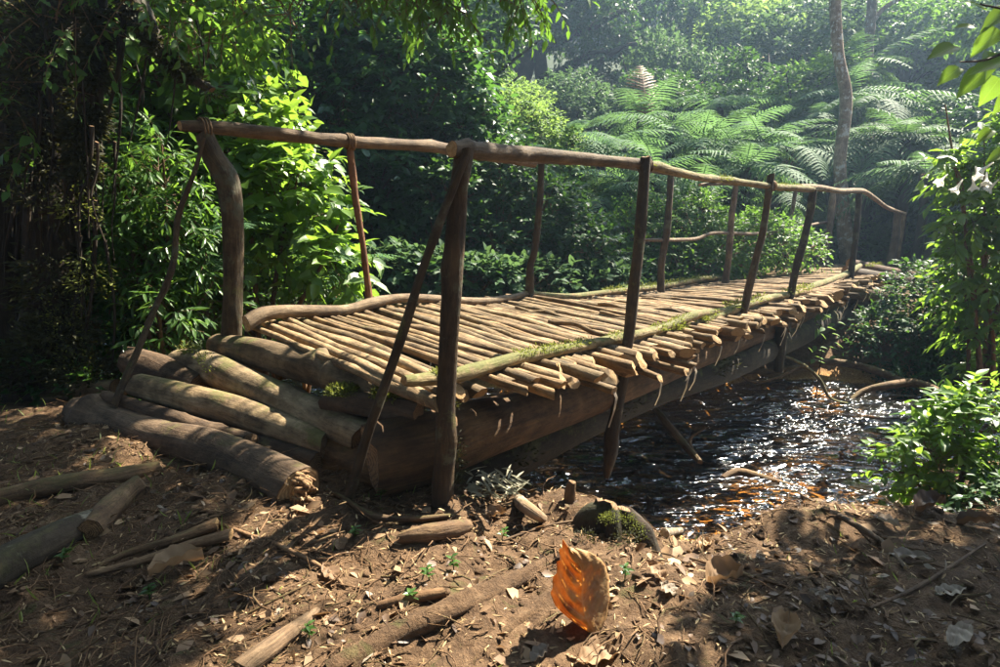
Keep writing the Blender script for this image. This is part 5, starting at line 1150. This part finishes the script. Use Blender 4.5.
# broad leaved branch reaching in at the upper right
g = at(1120, 120, 3.0); g.z = ghs(g.x, g.y); rb = thing('broadleaf_sapling', g, 'sapling just past the right edge holding large backlit leaves into the top right corner', 'tree')
tree_trunk(rb, [g, at(1110, 300, 3.0), at(1090, 100, 3.0), at(1050, 30, 2.95)], [.03, .026, .02, .012], TM, seed=1)
tree_trunk(rb, [at(1080, 60, 3.0), at(1020, 50, 2.9), at(985, 60, 2.85), at(960, 62, 2.8)], [.012, .008, .005, .003], TM, seed=2, name='branch')
tree_trunk(rb, [at(1075, 20, 3.0), at(1010, 10, 2.9), at(980, 4, 2.85)], [.01, .006, .003], TM, seed=3, name='branch')
for k, (px, py, dx, dz, l) in enumerate([(955, 46, -.9, -.35, .14), (985, 70, -.6, -.6, .17), (975, 28, -.9, .1, .1), (990, 52, -.2, -.9, .15), (1000, 30, -.6, -.5, .16), (960, 68, -.8, -.5, .12), (985, 10, -.7, .4, .1), (1000, 78, -.5, -.8, .15), (1005, 60, -.9, -.3, .17), (1010, 10, -.8, -.5, .16), (1030, 40, -.5, -.7, .17), (1020, 90, -.7, -.6, .15), (1045, 70, -.2, -.9, .17), (992, 130, -.7, -.5, .1), (1010, 150, -.8, -.4, .12)]):
    leaf_obj(rb, g, at(px, py, 2.88+random.uniform(-.08, .1)), (dx, random.uniform(-.4, .2), dz), (.2, -.5, .8), l*.9, l*.6, 'heart', M['lf_lit_o'])
# pale lit seedling hanging in the shade right of the bridge
g = at(818, 352, 6.7); g.z = ghs(g.x, g.y); sp = thing('pale_leaved_plant', g, 'small plant with white shining leaves in the shade right of the bridge', 'plant')
tree_trunk(sp, [g, at(822, 345, 6.7), at(815, 318, 6.65)], [.008, .006, .003], TM, seed=1, name='stem')
for k in range(22):
    p = at(random.uniform(803, 838), random.uniform(314, 362), random.uniform(6.55, 6.8)); leaf_obj(sp, g, p, (random.uniform(-1, 1), -.3, random.uniform(-.6, .1)), (.4, -.2, .9), random.uniform(.07, .12), .05, 'ovate', M['lf_pale'])

# ---------------------------------------------------------------- unseen canopy trees, added to cast the dappled shade
def canopy(name, label, trunkbase, spots, seed, R=(.5, .8), h=(5.2, 6.4), dens=38, leaf=(.09, .16)):
    """spots: (px,py) ground points that lie in shade; the leaf clumps hang up-sun of them"""
    rg = np.random.default_rng(seed); root = thing(name, trunkbase, label, 'tree', 'unseen canopy trees added for shade'); L = []
    for s in spots:
        p = Vector(s[:3]); hh = rg.uniform(*h); k = (hh-p.z)/SD.z; c = p+SD*k
        L.append((c, (s[3], s[3], s[3]*.5)))
    top = trunkbase+Vector((0, 0, 5.2)); tree_trunk(root, [trunkbase-Vector((0, 0, .2)), trunkbase+Vector((.1, .1, 2.6)), top], [.22, .18, .14], TM, seed=seed, sides=12)
    for i, (c, r) in enumerate(L): tree_trunk(root, [top, top.lerp(c, .5)+Vector((0, 0, .4)), c], [.06, .03, .01], TM, seed=seed+i, name='branch', sides=6, n=10)
    area = sum(r[0]**2 for _, r in L); P, D = lump_pts(rg, L, int(dens*area*12), .4); Ar, stt = sprigs(rg, P, D, 7, (.15, .35), leaf, .55)
    V, F, lc, k = leaf_arrays(*Ar[:5], False)
    link('crown', raw('crown', V-np.array(tuple(trunkbase)), F, M['lf_mid'], False, {'rnd': np.repeat(Ar[5], k), 'lc': lc}), root, kind=None)
def gs(px, py, r, dz=0): 
    p = gpt(px, py); return (p.x, p.y, p.z+dz, r)
canopy('shade_canopy_tree', 'unseen tall tree outside the left edge, added to shade the left foreground', Vector((-6.8, 7.0, 1.0)),
       [gs(60, 520, .4), gs(40, 450, .3), gs(110, 620, .22), gs(160, 580, .1), gs(200, 520, .12), gs(20, 600, .3), gs(-60, 580, .5), gs(10, 660, .3), gs(130, 650, .16), gs(-100, 480, .6), (-3.3, 4.2, 1.4, .45), (-3.5, 4.2, 2.4, .5), (-3.7, 4.3, 3.4, .6), (-5.2, 4.8, 2.2, .8), (-5.2, 4.8, 3.5, .8), gs(210, 660, .16), gs(150, 490, .16)], 401)
canopy('shade_canopy_tree', 'unseen tall tree outside the right edge, added to shade the right foreground', Vector((5.6, .8, .9)),
       [gs(930, 600, .3), gs(1000, 560, .35), gs(900, 680, .3), gs(800, 640, .14), gs(760, 600, .1), gs(990, 650, .4), gs(880, 500, .1), gs(700, 650, .1), gs(740, 700, .16)], 402, h=(3.9, 4.8))
canopy('shade_canopy_tree', 'unseen dark far bank tree outside the right edge, added to shade the hollow', Vector((13.5, 12, 1.8)),
       [(10.5, 15.5, 2, 1.6), (10.4, 13, 2.5, 1.2), (7.6, 8.9, .9, .8), (6.6, 8.0, .5, .7), (11.9, 15.4, 3.0, 1.6), (11.6, 17.4, 3, 1.8), (5.6, 7.4, .4, .4)], 403, h=(7.5, 9.5), dens=9, leaf=(.14, .24))

LBL = ['unseen leafy tree at the left rear of the clearing', 'unseen tall leafy tree straight behind the viewer', 'unseen leafy tree at the right rear of the clearing', 'unseen broad leafy tree left of the left foreground, out in the forest',
 'unseen tree in the second row behind the clearing on the left', 'unseen small crowned tree hanging over the left foreground', 'unseen leafy tree far to the right of the near bank', 'unseen tall tree standing beyond the left shrubs', 'unseen high crowned tree close behind the viewer on the left',
 'unseen tree in the second row behind the clearing on the right', 'unseen outermost leafy tree at the far left rear', 'unseen small high crowned tree behind the right foreground', 'unseen low crowned tree nearest the viewer on the left', 'unseen low crowned tree nearest the viewer on the right',
 'unseen low crowned tree beside the left edge of the foreground', 'unseen leafy tree just left of the lichen spotted log', 'unseen leafy tree behind the pale straight log at the left', 'unseen leafy tree right of the right foreground by the bank', 'unseen wide crowned tree west of the clearing beyond the nearest row', 'unseen tree between the two rear rows on the left']
# unseen trees added behind and beside the camera to cut the sky light
for k, (x, y, R_, z, v) in enumerate([(-5.5, -3.5, 3.6, 5.5, 0), (.5, -5.5, 4.2, 6.5, 1), (6.5, -5, 4.0, 6.5, 3), (-9, 1.5, 4.0, 6.0, 4), (-3, -9, 5, 8, 2), (-2.2, .2, 2.6, 6.4, 5), (11, -2, 4.2, 6.5, 1), (-8.5, 6.5, 4.0, 8, 3), (-1.5, -3, 3.2, 7.5, 4), (4, -9, 5, 8, 0), (-12, -4, 5, 7, 2), (3.2, -2.2, 2.6, 6.8, 3), (-1.2, -1.6, 2.2, 5.2, 5), (1.6, -1.4, 2.1, 5.4, 2), (-3.6, .2, 2.1, 5.0, 1), (-5.2, 2.2, 2.4, 5.8, 3), (-6.8, 4.6, 2.6, 6.8, 0), (5.2, -.6, 2.4, 6.2, 5), (-7.5, -.5, 2.8, 6, 4), (-2.6, -5.5, 3, 6, 1)]):
    gz = ghs(x, y); root = thing('forest_tree', Vector((x, y, gz)), LBL[k], 'tree', 'unseen trees added to cut the sky light')
    c = link('crown', crown_mesh(v, DK), root); c.location = (0, 0, z); c.scale = (R_, R_, R_*.7); c.rotation_euler = (0, 0, k)
    q = link('trunk', limbs_mesh(v % 3), root); q.location = (0, 0, z); q.scale = (R_, R_, max(R_*.7, z/1.45)); q.rotation_euler = (0, 0, k)

# ---------------------------------------------------------------- haze
hz = 46.0
V = [(x, y, z) for z in (-1.6, hz) for x, y in ((-130, -20), (140, -20), (140, 160), (-130, 160))]
F = [(0, 3, 2, 1), (4, 5, 6, 7), (0, 1, 5, 4), (1, 2, 6, 5), (2, 3, 7, 6), (3, 0, 4, 7)]
m, t, out = newmat('forest_haze'); pv = t.nodes.new('ShaderNodeVolumePrincipled'); pv.inputs['Color'].default_value = (.5, .72, 1, 1); pv.inputs['Density'].default_value = .0022
pv.inputs['Anisotropy'].default_value = .65; t.links.new(pv.outputs[0], out.inputs['Volume'])
tag(link('haze', raw('haze', V, F, m, False)), 'thin blue morning haze among the trees', kind='stuff')
